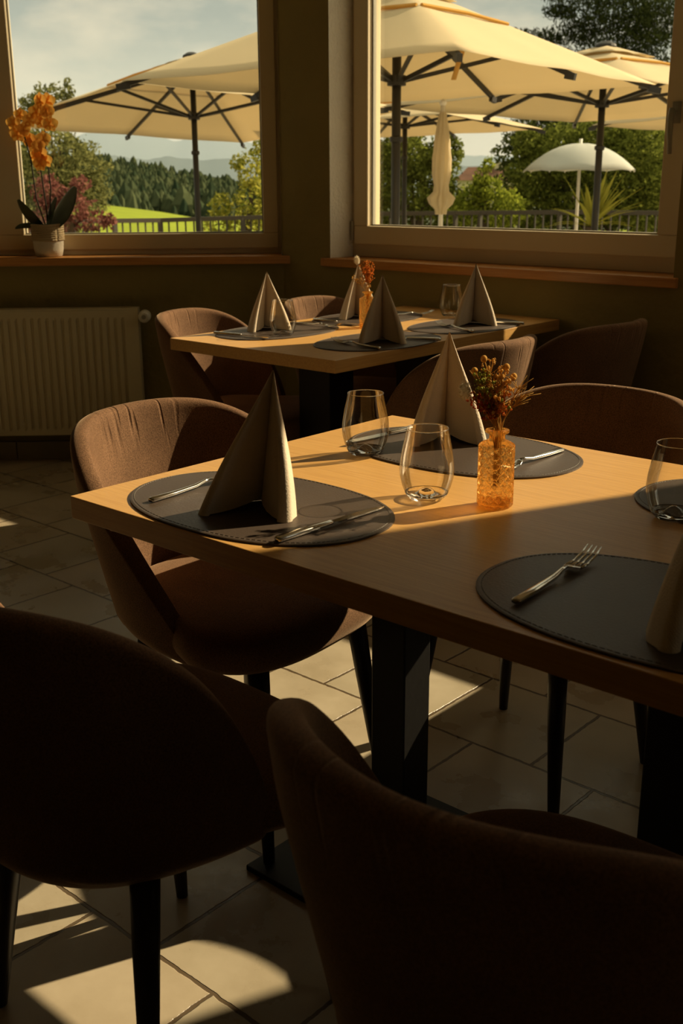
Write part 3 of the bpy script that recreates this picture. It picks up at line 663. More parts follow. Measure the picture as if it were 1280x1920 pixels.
spec = [('ball', M_seed, [(-.016, .0, .104, 'golden round seed head, highest of the dried bouquet'), (.018, .004, .092, 'golden round seed head at the upper right of the bouquet'), (-.028, .01, .086, 'small golden seed head at the upper left behind the bouquet'), (.028, -.004, .080, 'round seed head at the right side of the bouquet')]),
        ('umbel', M_seed, [(.0, .0, .086, 'golden branching umbel in the centre of the front bouquet'), (-.008, .008, .094, 'golden branching umbel at the top of the front bouquet'), (.010, -.006, .080, 'golden branching umbel right of centre in the front bouquet'), (.016, .006, .072, 'golden branching umbel below the right seed head'), (-.002, -.01, .070, 'low golden umbel at the front of the bouquet')]),
        ('umbel', M_olive, [(-.036, .002, .088, 'olive green dried umbel leaning farthest left in the bouquet'), (-.027, -.008, .076, 'smaller olive green umbel just above the red florets')]),
        ('spike', M_red, [(-.030, .0, .060, 'dark red floret spike next to the cream bunny tail'), (-.022, -.006, .050, 'low dark red floret spike at the left front of the bouquet'), (-.015, .004, .056, 'dark red floret spike behind the left front one'), (-.034, .006, .048, 'lowest dark red floret spike at the far left'), (-.004, .004, .062, 'dark red floret spike in the middle of the bouquet')]),
        ('spike', M_orange, [(.008, .003, .066, 'orange brown floret spike in the middle of the bouquet'), (.020, -.004, .060, 'orange brown floret spike at the right of the bouquet'), (.002, -.008, .052, 'low orange brown floret spike at the front of the bouquet')]),
        ('wisp', M_straw, [(.036, -.002, .062, 'pale dried grass wisp leaning farthest right in the bouquet'), (.040, .004, .048, 'lower pale grass wisp bending right over the table')])]
for kind, m_, offs in spec:
    for o_ in offs:
        n += 1
        sprig({'ball': 'seed_head_stem', 'umbel': 'dried_umbel', 'spike': 'floret_spike', 'wisp': 'grass_wisp'}[kind], o_[3], GF, mouthA, o_[:3], m_, kind, n)
bt = sprig('bunny_tail_grass', 'fluffy cream bunny tail grass leaning left out of the amber vase on the front table', None, mouthA, (-.043, -.006, .060), M_pale, 'bunny', 50)
mouthB = (VB.x, VB.y, TZ + .118)
for i, o_ in enumerate([(-.010, 0, .085), (.012, .004, .096), (.022, -.004, .088), (.002, -.006, .100), (-.004, .006, .070), (.018, .0, .075), (.008, .002, .082), (.014, .006, .064)]):
    sprig('floret_spike', 'bright orange floret spike in the small back vase, ' + ('far left', 'second tallest', 'far right', 'tallest', 'low left', 'low right', 'middle', 'shortest')[i], 'dried flowers in the small vase on the back table', mouthB, o_, M_orange, 'spike', 60 + i)
sprig('bunny_tail_grass', 'fluffy cream bunny tail grass rising above the small vase on the back table', None, mouthB, (-.028, .0, .100), M_pale, 'bunny', 70)
sprig('dried_umbel', 'small brown dried umbel sticking out left of the small vase on the back table', None, mouthB, (-.045, .0, .040), M_straw, 'umbel', 71)

# ------------------------------------------------------------------ orchid on the left sill
M_petal = cloth_mat('orange_petal', (.88, .46, .09), .5); M_lip = mat('dark_orange_lip', (.45, .10, .02), .6, var=.2)
M_oleaf = mat('orchid_leaf', (.035, .055, .018), .45, var=.2, vscale=10); M_ostem = mat('orchid_stem', (.035, .03, .02), .5, bump=.05)
M_potw = mat('white_pot', (.55, .49, .38), .7, bump=.4, bscale=30); M_rope = mat('rope_wrap', (.40, .30, .17), .9, var=.2, bump=.5, bscale=90)
def orchid():
    p = onz((84, 484), .9205)
    # keep the pot on the sill: distance outwards from the wall face
    d = Vector((-s2, s2, 0)); nn = (p - Vector((CX, CY, 0))).dot(d); p = p + d * (.055 - nn); p.z = .9205
    t = thing('potted_orchid', 'orange flowering orchid in a rope-wrapped white pot on the left window sill', 'potted plant', p, 0)
    b = MB(); b.lathe([(.001, 0), (.052, 0), (.058, .004), (.064, .03), (.067, .07)], 36); pot = b.build('pot', M_potw, t, smooth=True)
    b = MB()
    for k in range(8):
        z = .074 + k * .009; b.tube([(.0675 * math.cos(a), .0675 * math.sin(a), z + .0015 * math.sin(3 * a + k)) for a in [2 * PI * i / 36 for i in range(37)]], .0056, 6)
    b.build('rope_band', M_rope, pot, smooth=True)
    b = MB(); b.lathe([(.064, .068), (.064, .125), (.001, .122)], 24); b.build('soil', mat('bark_soil', (.06, .04, .02), .95, bump=.8), t)
    R_, D_ = RV, DV
    def leaf(pts, w):
        V = []; n = 9
        for i in range(n + 1):
            u = i / n; a = Vector(pts[0]); c = Vector(pts[1]); e = Vector(pts[2]); q_ = (1 - u) ** 2 * a + 2 * u * (1 - u) * c + u * u * e
            ww = w * math.sin(PI * (u * .92 + .06)) ** .6
            tg = (2 * (1 - u) * (c - a) + 2 * u * (e - c)).normalized(); sd_ = tg.cross(D_).normalized() * .75 + D_ * .66
            V += [q_ - sd_ * ww, q_ - Vector((0, 0, .006)) , q_ + sd_ * ww]
        Fc = [(i * 3 + k, i * 3 + k + 1, i * 3 + k + 4, i * 3 + k + 3) for i in range(n) for k in range(2)]
        mesh_obj('leaf', V, Fc, M_oleaf, t, smooth=True, solid=.003, sub=1)
    def pt(s_, h_, dd=0): return R_ * s_ + D_ * dd + Vector((0, 0, h_))
    leaf([pt(.01, .12), pt(.09, .19, -.01), pt(.145, .305, -.02)], .058); leaf([pt(-.01, .12), pt(-.075, .16, .01), pt(-.125, .25, .01)], .040)
    leaf([pt(.01, .12), pt(.06, .21, .02), pt(.12, .24, .03)], .026); leaf([pt(-.02, .12), pt(-.08, .15, -.02), pt(-.135, .125, -.03)], .018); leaf([pt(0, .12), pt(.02, .2, .0), pt(.05, .26, .01)], .024)
    fr_ = random.Random(3)
    def flower(parent, c, yaw, sc=1.0):
        b = MB(); nrm = (-D_ + R_ * math.sin(yaw) * .8 + Vector((0, 0, -.1))).normalized(); u = Vector((0, 0, 1)).cross(nrm).normalized(); v = nrm.cross(u)
        for k, (ang, L_, w_) in enumerate([(90, .030, .013), (18, .031, .018), (162, .031, .018), (-54, .028, .012), (-126, .028, .012)]):
            a = rad(ang); d1 = u * math.cos(a) + v * math.sin(a); d2 = nrm.cross(d1); V = []
            for i in range(6):
                q_ = i / 5; ww = w_ * math.sin(PI * (q_ * .86 + .08)); cpt = c + d1 * L_ * q_ * sc + nrm * (.004 * k % .003 + .004 * math.sin(PI * q_))
                V += [cpt - d2 * ww * sc, cpt + nrm * .002, cpt + d2 * ww * sc]
            b.add(V, [(i * 3 + j, i * 3 + j + 1, i * 3 + j + 4, i * 3 + j + 3) for i in range(5) for j in range(2)])
        o = b.build('blossom', M_petal, parent, smooth=True)
        return o
    spikes = [([(0, .12), (-.035, .25), (-.045, .42), (-.075, .56)], [(-.105, .565), (-.075, .60), (-.06, .54), (-.035, .575), (-.05, .50), (-.09, .52)]),
              ([(.01, .12), (.03, .30), (.02, .48), (.03, .60)], [(-.005, .61), (.045, .61), (.02, .655), (.05, .56), (.01, .57), (.045, .655)]),
              ([(0, .12), (.0, .22), (-.01, .36), (-.005, .48)], [(-.03, .43), (-.005, .47), (.02, .41), (-.005, .395), (.015, .50), (-.035, .48), (.0, .44)])]
    for i, (st_, fl_) in enumerate(spikes):
        b = MB(); pts = [pt(s_, h_, .01 * i - .01) for s_, h_ in st_]; b.tube(pts, .0032, 7); sp = b.build('flower_stem', M_ostem, t, smooth=True)
        for (s_, h_) in fl_: flower(sp, pt(s_, h_, fr_.uniform(-.03, .01)), fr_.uniform(-1, 1), fr_.uniform(.95, 1.25))
orchid()

# ------------------------------------------------------------------ terrace outside
GZ = -.35
M_terr = mat('terrace_paving', (.34, .31, .25), .85, var=.12, bump=.3)
q = MB(); q.prism([(-26, 3.95 + .0), (-26, 30), (30, 30), (30, 3.95), (CX - .15, 3.95), (ex - .35, ey + .1), (-26, ey + .1)], GZ - .2, GZ)
tag(q.build('terrace_floor', M_terr), kind='structure')
M_canv = cloth_mat('cream_canvas', (.76, .65, .44), .42); M_pole = mat('dark_umbrella_metal', (.030, .028, .024), .45, metal=.4, bump=.03); M_strap = cloth_mat('tan_webbing', (.62, .36, .10), .3)
M_cwhite = cloth_mat('white_canvas', (.60, .61, .56), .3)
GU = 'cream square parasols on the terrace'
def parasol(label, px, dist, R, rot_view, z_rim, z_top, lean=0, name='parasol'):
    """square canopy with half diagonal R; rot_view = angle of the first corner from the sideways direction"""
    c = at((px, 400), dist); c.z = GZ
    r = Vector((-c.y, c.x, 0)).normalized() * -1; view = Vector((c.x, c.y, 0)).normalized()
    ang0 = math.atan2(r.y, r.x) + rad(rot_view)
    t = thing(name, label, 'parasol', c, 0, GU)
    t.rotation_euler = (Matrix.Rotation(-rad(lean), 3, r) @ Matrix.Rotation(ang0, 3, 'Z')).to_euler()      # leans away from the house
    zr, zt = z_rim - GZ, z_top - GZ; side = R * math.sqrt(.5)
    # canopy: eight gores, rim sags between ribs
    V = []; rings = 9; per = 8 * 8
    for j in range(rings + 1):
        u = .06 + .94 * j / rings
        for k in range(per):
            a = 2 * PI * k / per; m = (a + PI / 4) % (PI / 2) - PI / 4 ; m = (a % (PI / 2)); am = min(m, PI / 2 - m)   # angle from the nearest corner
            rr_ = side / math.cos(PI / 4 - am)
            sag = math.sin(PI * ((a / (PI / 4)) % 1)) ** 2 * .012 * u
            z = zt - (zt - zr) * u - sag
            V.append((rr_ * u * math.cos(a), rr_ * u * math.sin(a), z))
    Fc = [(j * per + k, j * per + (k + 1) % per, (j + 1) * per + (k + 1) % per, (j + 1) * per + k) for j in range(rings) for k in range(per)]
    cn = mesh_obj('canopy', V, Fc, M_canv, t, smooth=True, solid=.004)
    V = []
    for j in range(4):
        u = .05 + .17 * j / 3
        for k in range(per):
            a = 2 * PI * k / per; m = a % (PI / 2); am = min(m, PI / 2 - m); rr_ = side / math.cos(PI / 4 - am)
            V.append((rr_ * u * math.cos(a), rr_ * u * math.sin(a), zt + .022 - (zt - zr) * u + .010 * math.sin(PI * ((a / (PI / 4)) % 1)) * (j / 3)))
    mesh_obj('vent_cap', V, [(j * per + k, j * per + (k + 1) % per, (j + 1) * per + (k + 1) % per, (j + 1) * per + k) for j in range(3) for k in range(per)], M_canv, cn, smooth=True, solid=.004)
    b = MB(); b.tube([(0, 0, 0), (0, 0, zt - .02)], .034, 14); b.build('pole', M_pole, t, smooth=True)
    b = MB(); b.lathe([(.001, zt + .055), (.05, zt + .05), (.10, zt + .02), (.105, zt + .0), (.001, zt - .01)], 16); b.build('finial', M_pole, t)
    b = MB(); b.lathe([(.034, zr - .02), (.07, zr - .02), (.07, zr + .05), (.034, zr + .05)], 16); b.lathe([(.034, zt - .17), (.065, zt - .17), (.065, zt - .10), (.034, zt - .10)], 16); b.build('hub', M_pole, t)
    b = MB(); b.lathe([(.034, zr - .42), (.05, zr - .41), (.05, zr - .38), (.034, zr - .37)], 12); b.build('locking_ring', M_pole, t)
    for k in range(8):
        a = k * PI / 4; RR = R if k % 2 == 0 else side; d = Vector((math.cos(a), math.sin(a), 0))
        p0 = d * .05 + Vector((0, 0, zt - .13)); p1 = d * (RR * 1.0) + Vector((0, 0, zr - .03))
        b = MB(); b.bar(p0, p1, .025, .035); b.bar(d * (RR * .97) + Vector((0, 0, zr - .03)), d * (RR * 1.02) + Vector((0, 0, zr - .045)), .032, .045)
        rb = b.build('rib', M_pole, t); pm = p0.lerp(p1, .52)
        b = MB(); b.bar(d * .06 + Vector((0, 0, zr + .015)), pm, .022, .03); b.build('strut', M_pole, rb)
    b = MB(); b.box((-.4, -.4, 0), (.4, .4, .10)); b.tube([(0, 0, .1), (0, 0, .4)], .045, 14); b.build('base', M_pole, t)
    for k in (0, 1, 2, 3):
        a = k * PI / 2 + PI / 4; d = Vector((math.cos(a), math.sin(a), 0)); sd_ = Vector((-d.y, d.x, 0)); rr_ = side * .42; u = .42
        z = lambda u_: zt - (zt - zr) * u_ + .012
        b = MB(); ptsx = [(-1 + 2 * i / 8) for i in range(9)]
        b.tube([d * rr_ + sd_ * (rr_ * .96 * s_) + Vector((0, 0, z(u) + .01 - .012 * abs(s_))) for s_ in ptsx], .014, 5); b.build('strap', M_strap, cn)
    return t
parasol('cream square parasol in the left window, dark pole in front of the meadow', 371, 13.6, 2.5, 74.6 + 90, 1.95, 2.62, 4.9)
near_p = parasol('large cream square parasol nearest the house, spanning both windows', 741, 8.6, 1.99, 10, 1.92, 2.60, 0.5)
parasol('cream square parasol at the right, dark pole beside the white beach umbrella', 1116, 11.6, 2.15, 8, 1.92, 2.45, 1.5)
parasol('cream square parasol farther back behind the closed umbrella', 757, 15.9, 2.0, 14, 1.92, 2.35, 2.0)
parasol('cream square parasol at the far right, mostly cut off by the window frame', 1400, 14.5, 1.9, 6, 1.85, 2.4, 2.0)
# strap end hanging from the near parasol
def strap_end():
    inv = near_p.matrix_basis.inverted(); P = [inv @ at(p, 7.35) for p in ((795, 66), (835, 72), (864, 84), (866, 98), (858, 122), (850, 150))]
    n_ = (inv.to_3x3() @ RV) * .016; V = [q_ for p in P for q_ in (p - n_, p + n_)]
    cn = [c for c in near_p.children if c.name.startswith('canopy')][0]
    mesh_obj('strap', V, [(2 * i, 2 * i + 1, 2 * i + 3, 2 * i + 2) for i in range(len(P) - 1)], M_strap, cn, smooth=True, solid=.003)
strap_end()
def closed_umbrella():
    c = at((826, 400), 9.4); c.z = GZ; t = thing('closed_umbrella', 'closed cream umbrella wrapped around its pole, upright on the terrace', 'parasol', c)
    top = at((824, 205), 9.4).z - GZ; low = at((824, 402), 9.4).z - GZ; V = []; seg = 48; prof = [(0, .010), (.04, .026), (.14, .040), (.30, .055), (.46, .066), (.62, .066), (.72, .050), (.78, .046), (.84, .082), (.90, .070), (.95, .038), (1, .034)]
    for u, r in prof:
        for k in range(seg):
            a = 2 * PI * k / seg; rr = r * (1 + .22 * math.sin(8 * a + u * 5)) * (1 + (.25 * math.sin(2 * a) if u > .72 else 0)); V.append((rr * math.cos(a), rr * math.sin(a), top + (low - top) * u))
    mesh_obj('wrapped_canopy', V, [(i * seg + k, (i + 1) * seg + k, (i + 1) * seg + (k + 1) % seg, i * seg + (k + 1) % seg) for i in range(len(prof) - 1) for k in range(seg)], M_canv, t, smooth=True)
    b = MB(); b.tube([(0, 0, 0), (0, 0, top + .03)], .02, 10); b.ball((0, 0, top + .05), .03); b.build('pole', M_white, t, smooth=True)
    b = MB(); b.lathe([(.001, .0), (.25, 0), (.25, .06), (.04, .10), (.04, .3), (.001, .3)], 20); b.build('base', M_pole, t)
closed_umbrella()
def beach_umbrella():
    d = 16.0; c = at((1081, 400), d); c.z = GZ; t = thing('beach_umbrella', 'small round white umbrella on a white pole, open', 'parasol', c)
    R = 102 / F * d / 1.03; zr = at((1081, 321), d).z - GZ; zt = at((1081, 269), d).z - GZ; V = []; seg = 64
    for j in range(9):
        u = .01 + .99 * j / 8
        for k in range(seg):
            a = 2 * PI * k / seg; f_ = (a / (PI / 4)) % 1; V.append((R * u * math.cos(a) * (1 - .05 * math.sin(PI * f_) * u), R * u * math.sin(a) * (1 - .05 * math.sin(PI * f_) * u), zr + (zt - zr) * (1 - u ** 2) + .02 * math.sin(PI * f_) * u))
    mesh_obj('canopy', V, [(j * seg + k, j * seg + (k + 1) % seg, (j + 1) * seg + (k + 1) % seg, (j + 1) * seg + k) for j in range(8) for k in range(seg)], M_cwhite, t, smooth=True, solid=.004)
    for k in range(8):
        a = k * PI / 4; b = MB(); b.tube([(0, 0, zt - .02)] + [(R * u * math.cos(a), R * u * math.sin(a), zr + (zt - zr) * (1 - u * u) - .012) for u in (.4, .7, 1)], .006, 5); b.build('rib', M_white, t)
    b = MB(); b.tube([(0, 0, 0), (0, 0, zt + .06)], .022, 10); b.build('pole', M_white, t, smooth=True)
    b = MB(); b.lathe([(.001, 0), (.22, 0), (.22, .07), (.04, .1), (.001, .1)], 16); b.build('base', M_white, t)
beach_umbrella()
# railing
M_rail = mat('railing_metal', (.07, .06, .045), .5, metal=.5, bump=.03)
def railing(label, pts):
    """pts: list of (px, py, dist) of the top rail"""
    P = [at((x, y), d) for x, y, d in pts]; o = P[0].copy(); o.z = GZ
    t = thing('railing', label, 'railing', o)
    b = MB()
    for a, c in zip(P, P[1:]): b.bar(a - o, c - o, .06, .065)
    b.build('handrail', M_rail, t)
    b = MB()
    for a, c in zip(P, P[1:]): b.bar(Vector((a.x, a.y, GZ + .1)) - o, Vector((c.x, c.y, GZ + .1)) - o, .03, .03)
    b.build('cross_rail', M_rail, t)
    cnt = 0
    for a, c in zip(P, P[1:]):
        L_ = (c - a).length; n = int(L_ / .13)
        for i in range(n + 1):
            p = a.lerp(c, i / max(1, n)) - o
            if i % 10 == 0:
                b = MB(); b.bar((p.x, p.y, 0), (p.x, p.y, p.z), .07, .05); b.build('post', M_rail, t)
            else:
                b = MB(); b.bar((p.x, p.y, .1), (p.x, p.y, p.z - .03), .02, .02); b.build('baluster', M_rail, t); cnt += 1
    return t
railing('dark metal railing with balusters in front of the green meadow', [(60, 416, 17), (300, 413, 18), (500, 407, 18.5)])
railing('dark metal railing at the edge of the terrace behind the white umbrella', [(700, 401, 18.5), (900, 399, 18.5), (1080, 398, 18), (1300, 400, 17.5)])

# ------------------------------------------------------------------ plants
def leaves_np(centers, radii, counts, size, aspect=1.0, shell=.5, droop=0, seed=1):
    g = np.random.default_rng(seed); Vs = []; 
    for c, r, n in zip(centers, radii, counts):
        d = g.normal(size=(n, 3)); d /= np.linalg.norm(d, axis=1)[:, None]; rad_ = (shell + (1 - shell) * g.random(n)) ** .7
        rad_ *= 1 + .18 * np.sin(d[:, 0] * 7 + c[0]) * np.sin(d[:, 1] * 6 + c[1]) + .12 * np.sin(d[:, 2] * 9)
        P = np.array(c) + d * rad_[:, None] * np.array(r)
        a = g.normal(size=(n, 3)); a[:, 2] -= droop; a /= np.linalg.norm(a, axis=1)[:, None]; b = g.normal(size=(n, 3)); b = np.cross(a, b); b /= np.linalg.norm(b, axis=1)[:, None]
        s_ = size * (.6 + .8 * g.random(n))[:, None]
        Vs.append(np.stack([P - a * s_, P + b * s_ * .45 * aspect, P + a * s_, P - b * s_ * .45 * aspect], axis=1).reshape(-1, 3))
    V = np.concatenate(Vs); n = len(V) // 4; return V, n
def quads_obj(name, V, n, m, parent=None):
    me = bpy.data.meshes.new(name); me.vertices.add(4 * n); me.vertices.foreach_set('co', V.astype(np.float32).ravel()); me.loops.add(4 * n); me.loops.foreach_set('vertex_index', np.arange(4 * n, dtype=np.int32))
    me.polygons.add(n); me.polygons.foreach_set('loop_start', np.arange(0, 4 * n, 4, dtype=np.int32)); me.update(calc_edges=True); me.materials.append(m)
    o = bpy.data.objects.new(name, me); COL.objects.link(o)
    if parent: o.parent = parent
    return o
M_bark = mat('bark', (.07, .05, .03), .9, bump=.5)
def plant(name, label, cat, blobs, dist, m, size, dens=1.0, trunk_px=None, group=None, aspect=1.0, droop=0, seed=1, depth=1.0, shell=.5):
    """blobs: (px, py, rx px, ry px) seen from the room, standing at the given distance"""
    bx = trunk_px if trunk_px is not None else sum(b[0] for b in blobs) / len(blobs)
    o = at((bx, 400), dist); o.z = GZ
    t = thing(name, label, cat, o, 0, group); C_, R_, N_ = [], [], []
    g = random.Random(seed); k = dist / F; size = size * .72
    for (x, y, rx, ry) in blobs:
        c = at((x, y), dist + g.uniform(-.25, .25) * rx * k * 2) - o; C_.append(tuple(c)); R_.append((rx * k, rx * k * depth, ry * k))
        N_.append(int(dens * rx * ry * k * k / (size * size) * 7.5) + 20)
    V, n = leaves_np(C_, R_, N_, size, aspect, shell, droop, seed); quads_obj('foliage', V, n, m, t)
    b = MB(); top = max(C_, key=lambda c: c[2])
    low = min(c[2] for c in C_); b.tube([(0, 0, 0), (0.02, 0, max(.2, low * .6)), (top[0] * .5, top[1] * .5, top[2] * .7)], [.10, .07, .03], 8)
    for c in C_[:3]: b.tube([(0, 0, max(.15, low * .5)), (c[0] * .6, c[1] * .6, c[2] * .6 + low * .2), c], [.03, .015, .004], 5)
    b.build('trunk', M_bark, t)
    return t
LM = {'hedge': leaf_mat('hedge_leaves', (.03, .045, .012), (.15, .17, .045)), 'olive': leaf_mat('olive_leaves', (.09, .10, .035), (.26, .26, .09)), 'green': leaf_mat('green_leaves', (.07, .10, .012), (.36, .40, .05)), 'bright': leaf_mat('bright_leaves', (.12, .15, .02), (.50, .46, .08)),
      'dark': leaf_mat('needles', (.008, .013, .004), (.045, .058, .018), transl=.2), 'maple': leaf_mat('maple_leaves', (.10, .03, .025), (.32, .14, .11)), 'mid': leaf_mat('mid_leaves', (.05, .065, .012), (.24, .27, .05))}
plant('tree', 'pale olive green tree behind the parasol at the left edge of the left window', 'tree', [(95, 190, 38, 26), (60, 200, 30, 20), (128, 172, 10, 22), (95, 290, 70, 55), (150, 320, 50, 50), (70, 350, 60, 60), (165, 370, 38, 42), (110, 400, 70, 50)], 21, LM['olive'], .06, 1.6, 100, seed=2)
plant('japanese_maple', 'dark red japanese maple behind the railing at the left', 'shrub', [(90, 360, 32, 28), (130, 385, 38, 30), (175, 415, 30, 20), (150, 345, 20, 12), (95, 415, 45, 30), (205, 412, 14, 12)], 16, LM['maple'], .05, 1.3, 120, seed=3)
plant('shrub', 'yellow green shrub at the right edge of the left window', 'shrub', [(470, 320, 28, 34), (487, 270, 14, 22), (445, 305, 14, 14), (470, 375, 34, 28), (415, 385, 22, 22), (410, 420, 30, 22), (460, 425, 36, 26), (500, 400, 20, 50)], 20.5, LM['bright'], .06, 1.2, 460, seed=4)
plant('shrub', 'tall green shrub behind the closed umbrella', 'shrub', [(770, 300, 45, 42), (740, 290, 30, 50), (830, 300, 34, 40), (850, 275, 16, 18), (770, 370, 50, 50), (830, 375, 40, 45), (725, 380, 30, 60)], 21, LM['mid'], .065, 2.0, 780, seed=5)
plant('shrub', 'bright green shrub in front of the red roofed house', 'shrub', [(885, 375, 32, 28), (920, 365, 34, 30), (900, 335, 14, 20), (915, 310, 12, 14), (955, 385, 30, 24), (870, 400, 40, 25), (940, 408, 40, 20), (900, 360, 26, 20)], 20, LM['green'], .055, 1.7, 905, seed=6)
plant('shrub', 'dense green shrub behind the white beach umbrella', 'shrub', [(1000, 330, 45, 50), (1060, 290, 60, 50), (1130, 270, 60, 50), (1200, 290, 60, 60), (1010, 390, 50, 45), (1090, 380, 60, 50), (1170, 360, 60, 60), (1230, 380, 50, 70), (990, 270, 30, 26)], 22, LM['mid'], .065, 2.2, 1110, seed=7)
plant('shrub', 'dark hedge closing the terrace at the right behind everything', 'hedge', [(x_, y_, 60, 60) for x_ in (990, 1060, 1130, 1200, 1270) for y_ in (300, 380)] + [(1000, 262, 40, 24), (1090, 262, 60, 30), (1190, 262, 60, 30)] + [(720, 330, 40, 60), (790, 340, 45, 50), (760, 290, 45, 45), (720, 400, 60, 50), (820, 400, 60, 40), (900, 415, 60, 25)], 24, LM['hedge'], .08, 1.5, 1150, seed=17)
plant('conifer', 'big dark conifer with drooping branches above the right parasols', 'tree', [(1160, 20, 100, 34), (1090, 60, 60, 26), (1010, 72, 50, 14), (965, 62, 30, 8), (1180, 80, 80, 34), (1050, 20, 30, 18), (1230, 40, 60, 50), (1020, 95, 45, 14), (1130, -30, 100, 40), (1120, 110, 70, 20), (1200, 130, 70, 30), (1010, 240, 55, 30), (1080, 230, 60, 30), (1190, 220, 70, 40), (960, 235, 22, 10)], 26, LM['dark'], .075, 2.6, 1150, droop=.8, seed=8, aspect=.5, shell=.2)
def palm():
    d = 14.0; o = at((1110, 440), d); o.z = GZ; t = thing('yucca_plant', 'spiky bright green yucca plant in front of the railing', 'plant', o)
    c = at((1108, 425), d) - o; g = random.Random(5)
    b = MB(); b.tube([(0, 0, 0), (c.x, c.y, c.z)], [.09, .07], 8); b.build('stem', M_bark, t)
    for k in range(34):
        a = g.uniform(0, 2 * PI); el = g.uniform(.25, 1.35); L_ = g.uniform(.50, .85); d_ = Vector((math.cos(a) * math.cos(el), math.sin(a) * math.cos(el), math.sin(el))); sd_ = d_.cross(Vector((0, 0, 1))).normalized()
        V = []
        for i in range(6):
            u = i / 5; w = .030 * math.sin(PI * (u * .8 + .18)); p = c + d_ * L_ * u - Vector((0, 0, .16 * u * u * math.cos(el))); V += [p - sd_ * w, p - Vector((0, 0, .004)), p + sd_ * w]
        mesh_obj('leaf', V, [(i * 3 + j, i * 3 + j + 1, i * 3 + j + 4, i * 3 + j + 3) for i in range(5) for j in range(2)], LM['bright'], t, smooth=True)
palm()

# ------------------------------------------------------------------ landscape
M_grass = mat('meadow_grass', (.20, .245, .018), .95, var=.15, vscale=.15, spec=.1)
def sheet(name, rows, m, kind='structure', n=24, noise=0):
    """rows: list of lists of (px, py, dist) - a ground surface through these points"""
    V = []; g = random.Random(2); w = len(rows[0])
    for r in rows:
        for p in r: V.append(at(p[:2], p[2]) + Vector((0, 0, g.uniform(-noise, noise))))
    o = mesh_obj(name, V, [(j * w + i, j * w + i + 1, (j + 1) * w + i + 1, (j + 1) * w + i) for j in range(len(rows) - 1) for i in range(w - 1)], m, smooth=True); tag(o, kind=kind); return o
sheet('meadow', [[(-500, 640, 26), (0, 640, 26), (195, 640, 26), (370, 640, 26), (520, 640, 26), (900, 640, 26), (1700, 640, 26)],
                 [(-500, 450, 60), (0, 450, 60), (195, 450, 60), (370, 450, 60), (520, 450, 60), (900, 450, 60), (1700, 450, 60)],
                 [(-500, 385, 220), (0, 380, 220), (195, 384, 220), (300, 397, 220), (370, 409, 220), (900, 430, 200), (1700, 430, 200)]], M_grass)
M_hill = mat('wooded_hill_ground', (.05, .07, .03), .95, var=.2, vscale=.02)
crest = [(-300, 290), (100, 296), (200, 300), (260, 312), (330, 326), (400, 338), (490, 352), (620, 366), (1000, 372), (1700, 372)]
sheet('hills', [[(x, 440, 300) for x, y in crest], [(x, y + 8 + (400 - y) * .5, 520) for x, y in crest], [(x, y + 12, 760) for x, y in crest]], M_hill)
def forest():
    g = np.random.default_rng(4); V = []; Fc = []; rd = random.Random(9)
    for i in range(5200):
        x = rd.uniform(60, 640); u = rd.random() ** .8; y0 = np.interp(x, [c[0] for c in crest], [c[1] for c in crest]); 
        py = 415 + (y0 + 12 - 415) * u; d = 320 + (750 - 320) * u
        p = at((x, py), d); h = rd.uniform(5, 10) * (1.25 if rd.random() < .1 else 1); w = h * rd.uniform(.22, .38); n = 6; b0 = len(V); tilt = rd.uniform(0, 6)
        for j, (uu, ww) in enumerate([(0, .6), (.2, 1), (.5, .85), (.8, .45), (1, .06)]):
            for k in range(n):
                a = 2 * PI * k / n + tilt + j * .3; q_ = ww * w * rd.uniform(.8, 1.2); V.append((p.x + q_ * math.cos(a), p.y + q_ * math.sin(a), p.z - 1 + h * uu))
        for j in range(4):
            for k in range(n): Fc.append((b0 + j * n + k, b0 + j * n + (k + 1) % n, b0 + (j + 1) * n + (k + 1) % n, b0 + (j + 1) * n + k))
    o = mesh_obj('forest', V, Fc, leaf_mat('forest_green', (.025, .04, .022), (.08, .095, .045), transl=.1)); tag(o, 'dark green mixed forest covering the hill beyond the meadow', 'forest', kind='stuff')
forest()
M_mtn = mat('distant_mountain', (.08, .10, .09), 1, var=.12, vscale=.002, spec=0)
def ridge(name, pts, d, m):
    V = [at((x, y), d) for x, y in pts] + [at((x, 470), d * .72) for x, y in pts]; n = len(pts)
    o = mesh_obj(name, V, [(i, i + n, i + n + 1, i + 1) for i in range(n - 1)], m, smooth=True); tag(o, kind='structure')
g = random.Random(11)
def jag(pts, step=12, amp=2.0):
    out = []
    for (a, b), (c, d) in zip(pts, pts[1:]):
        k = max(1, int((c - a) / step))
        for i in range(k): out.append((a + (c - a) * i / k, b + (d - b) * i / k + g.uniform(-amp, amp)))
    return out + [pts[-1]]
ridge('near_mountain', jag([(-200, 300), (100, 290), (215, 291), (270, 300), (310, 293), (370, 300), (430, 298), (470, 302), (560, 296), (800, 310), (1400, 315)], 9, 1.2), 4200, M_mtn)
M_mtn2 = mat('far_mountain', (.07, .09, .09), 1, var=.08, vscale=.001, spec=0)
ridge('far_mountain', jag([(-200, 268), (120, 262), (190, 240), (250, 240), (290, 250), (325, 264), (360, 260), (410, 254), (440, 260), (480, 272), (560, 262), (800, 290), (1400, 300)], 9, 1.5), 8500, M_mtn2)

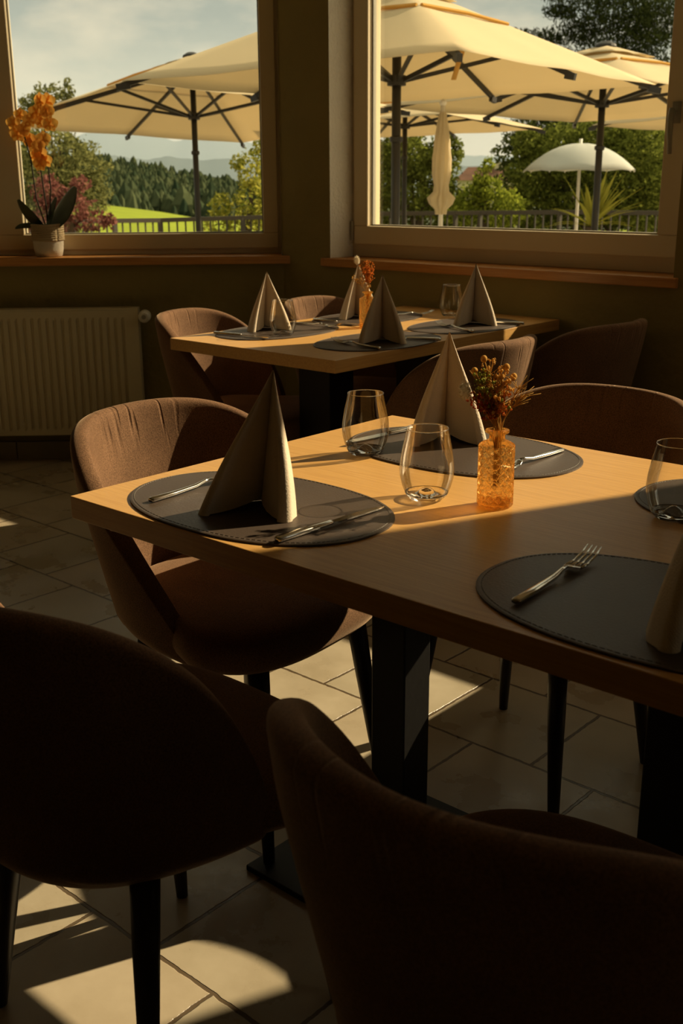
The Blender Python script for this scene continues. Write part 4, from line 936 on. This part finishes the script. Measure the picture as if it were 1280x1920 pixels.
# houses beyond the shrubs
M_tile = mat('red_roof_tile', (.16, .075, .045), .9, var=.25, vscale=2); M_tile2 = mat('orange_roof_tile', (.42, .17, .10), .9, var=.15, vscale=2); M_house = mat('cream_render', (.55, .48, .36), .9, bump=.1)
def house(label, px, py_ridge, py_eave, dist, wpx, m_roof):
    k = dist / F; c = at((px, 400), dist); zr, ze = at((px, py_ridge), dist).z, at((px, py_eave), dist).z; c.z = ze - 5
    t = thing('house', label, 'house', c, math.atan2(c.x, -c.y) + PI)
    w = wpx * k / 2; dp = w * .6; b = MB(); b.box((-w * .92, -dp * .9, 0), (w * .92, dp * .9, 5.05)); b.build('wall', M_house, t)
    h = zr - ze; V = [(-w, -dp, 5), (w, -dp, 5), (w, dp, 5), (-w, dp, 5), (-w * .62, 0, 5 + h), (w * .62, 0, 5 + h)]
    mesh_obj('roof', V, [(0, 1, 5, 4), (1, 2, 5), (2, 3, 4, 5), (3, 0, 4), (0, 3, 2, 1)], m_roof, t)
    b = MB(); b.box((w * .2, -.3, 5 + h * .6), (w * .2 + .5, .3, 5 + h * 1.35)); b.build('chimney', M_house, t)
    for i in range(4):
        b = MB(); xx = -w * .7 + i * w * .42; b.box((xx, -dp * .9 - .04, 3.2), (xx + w * .16, -dp * .9 + .02, 4.4)); b.build('window', M_gasket, t)
house('distant house with a dark red hipped roof above the shrubs', 912, 313, 338, 70, 115, M_tile)
house('distant lower house with an orange red roof right of the bright shrub', 968, 350, 368, 55, 50, M_tile2)

# haze between the hill and the mountains
def haze():
    m = bpy.data.materials.new('valley_haze'); m.use_nodes = True; nt = m.node_tree; nt.nodes.clear()
    out = nt.nodes.new('ShaderNodeOutputMaterial'); v = nt.nodes.new('ShaderNodeVolumeScatter'); v.inputs['Color'].default_value = (.50, .66, .82, 1); v.inputs['Density'].default_value = .00013; v.inputs['Anisotropy'].default_value = 0
    nt.links.new(v.outputs[0], out.inputs['Volume']); d0, d1 = 900, 9500; c = Vector((-math.sin(rad(52)), math.cos(rad(52)), 0)); sd_ = Vector((c.y, -c.x, 0)); b = MB()
    P = [c * d0 - sd_ * 5000, c * d0 + sd_ * 5000, c * d1 + sd_ * 9000, c * d1 - sd_ * 9000]
    b.prism([(p.x, p.y) for p in P], -700, 650); o = b.build('haze', m); tag(o, 'thin bluish haze in the valley in front of the mountains', 'haze', kind='stuff')
haze()
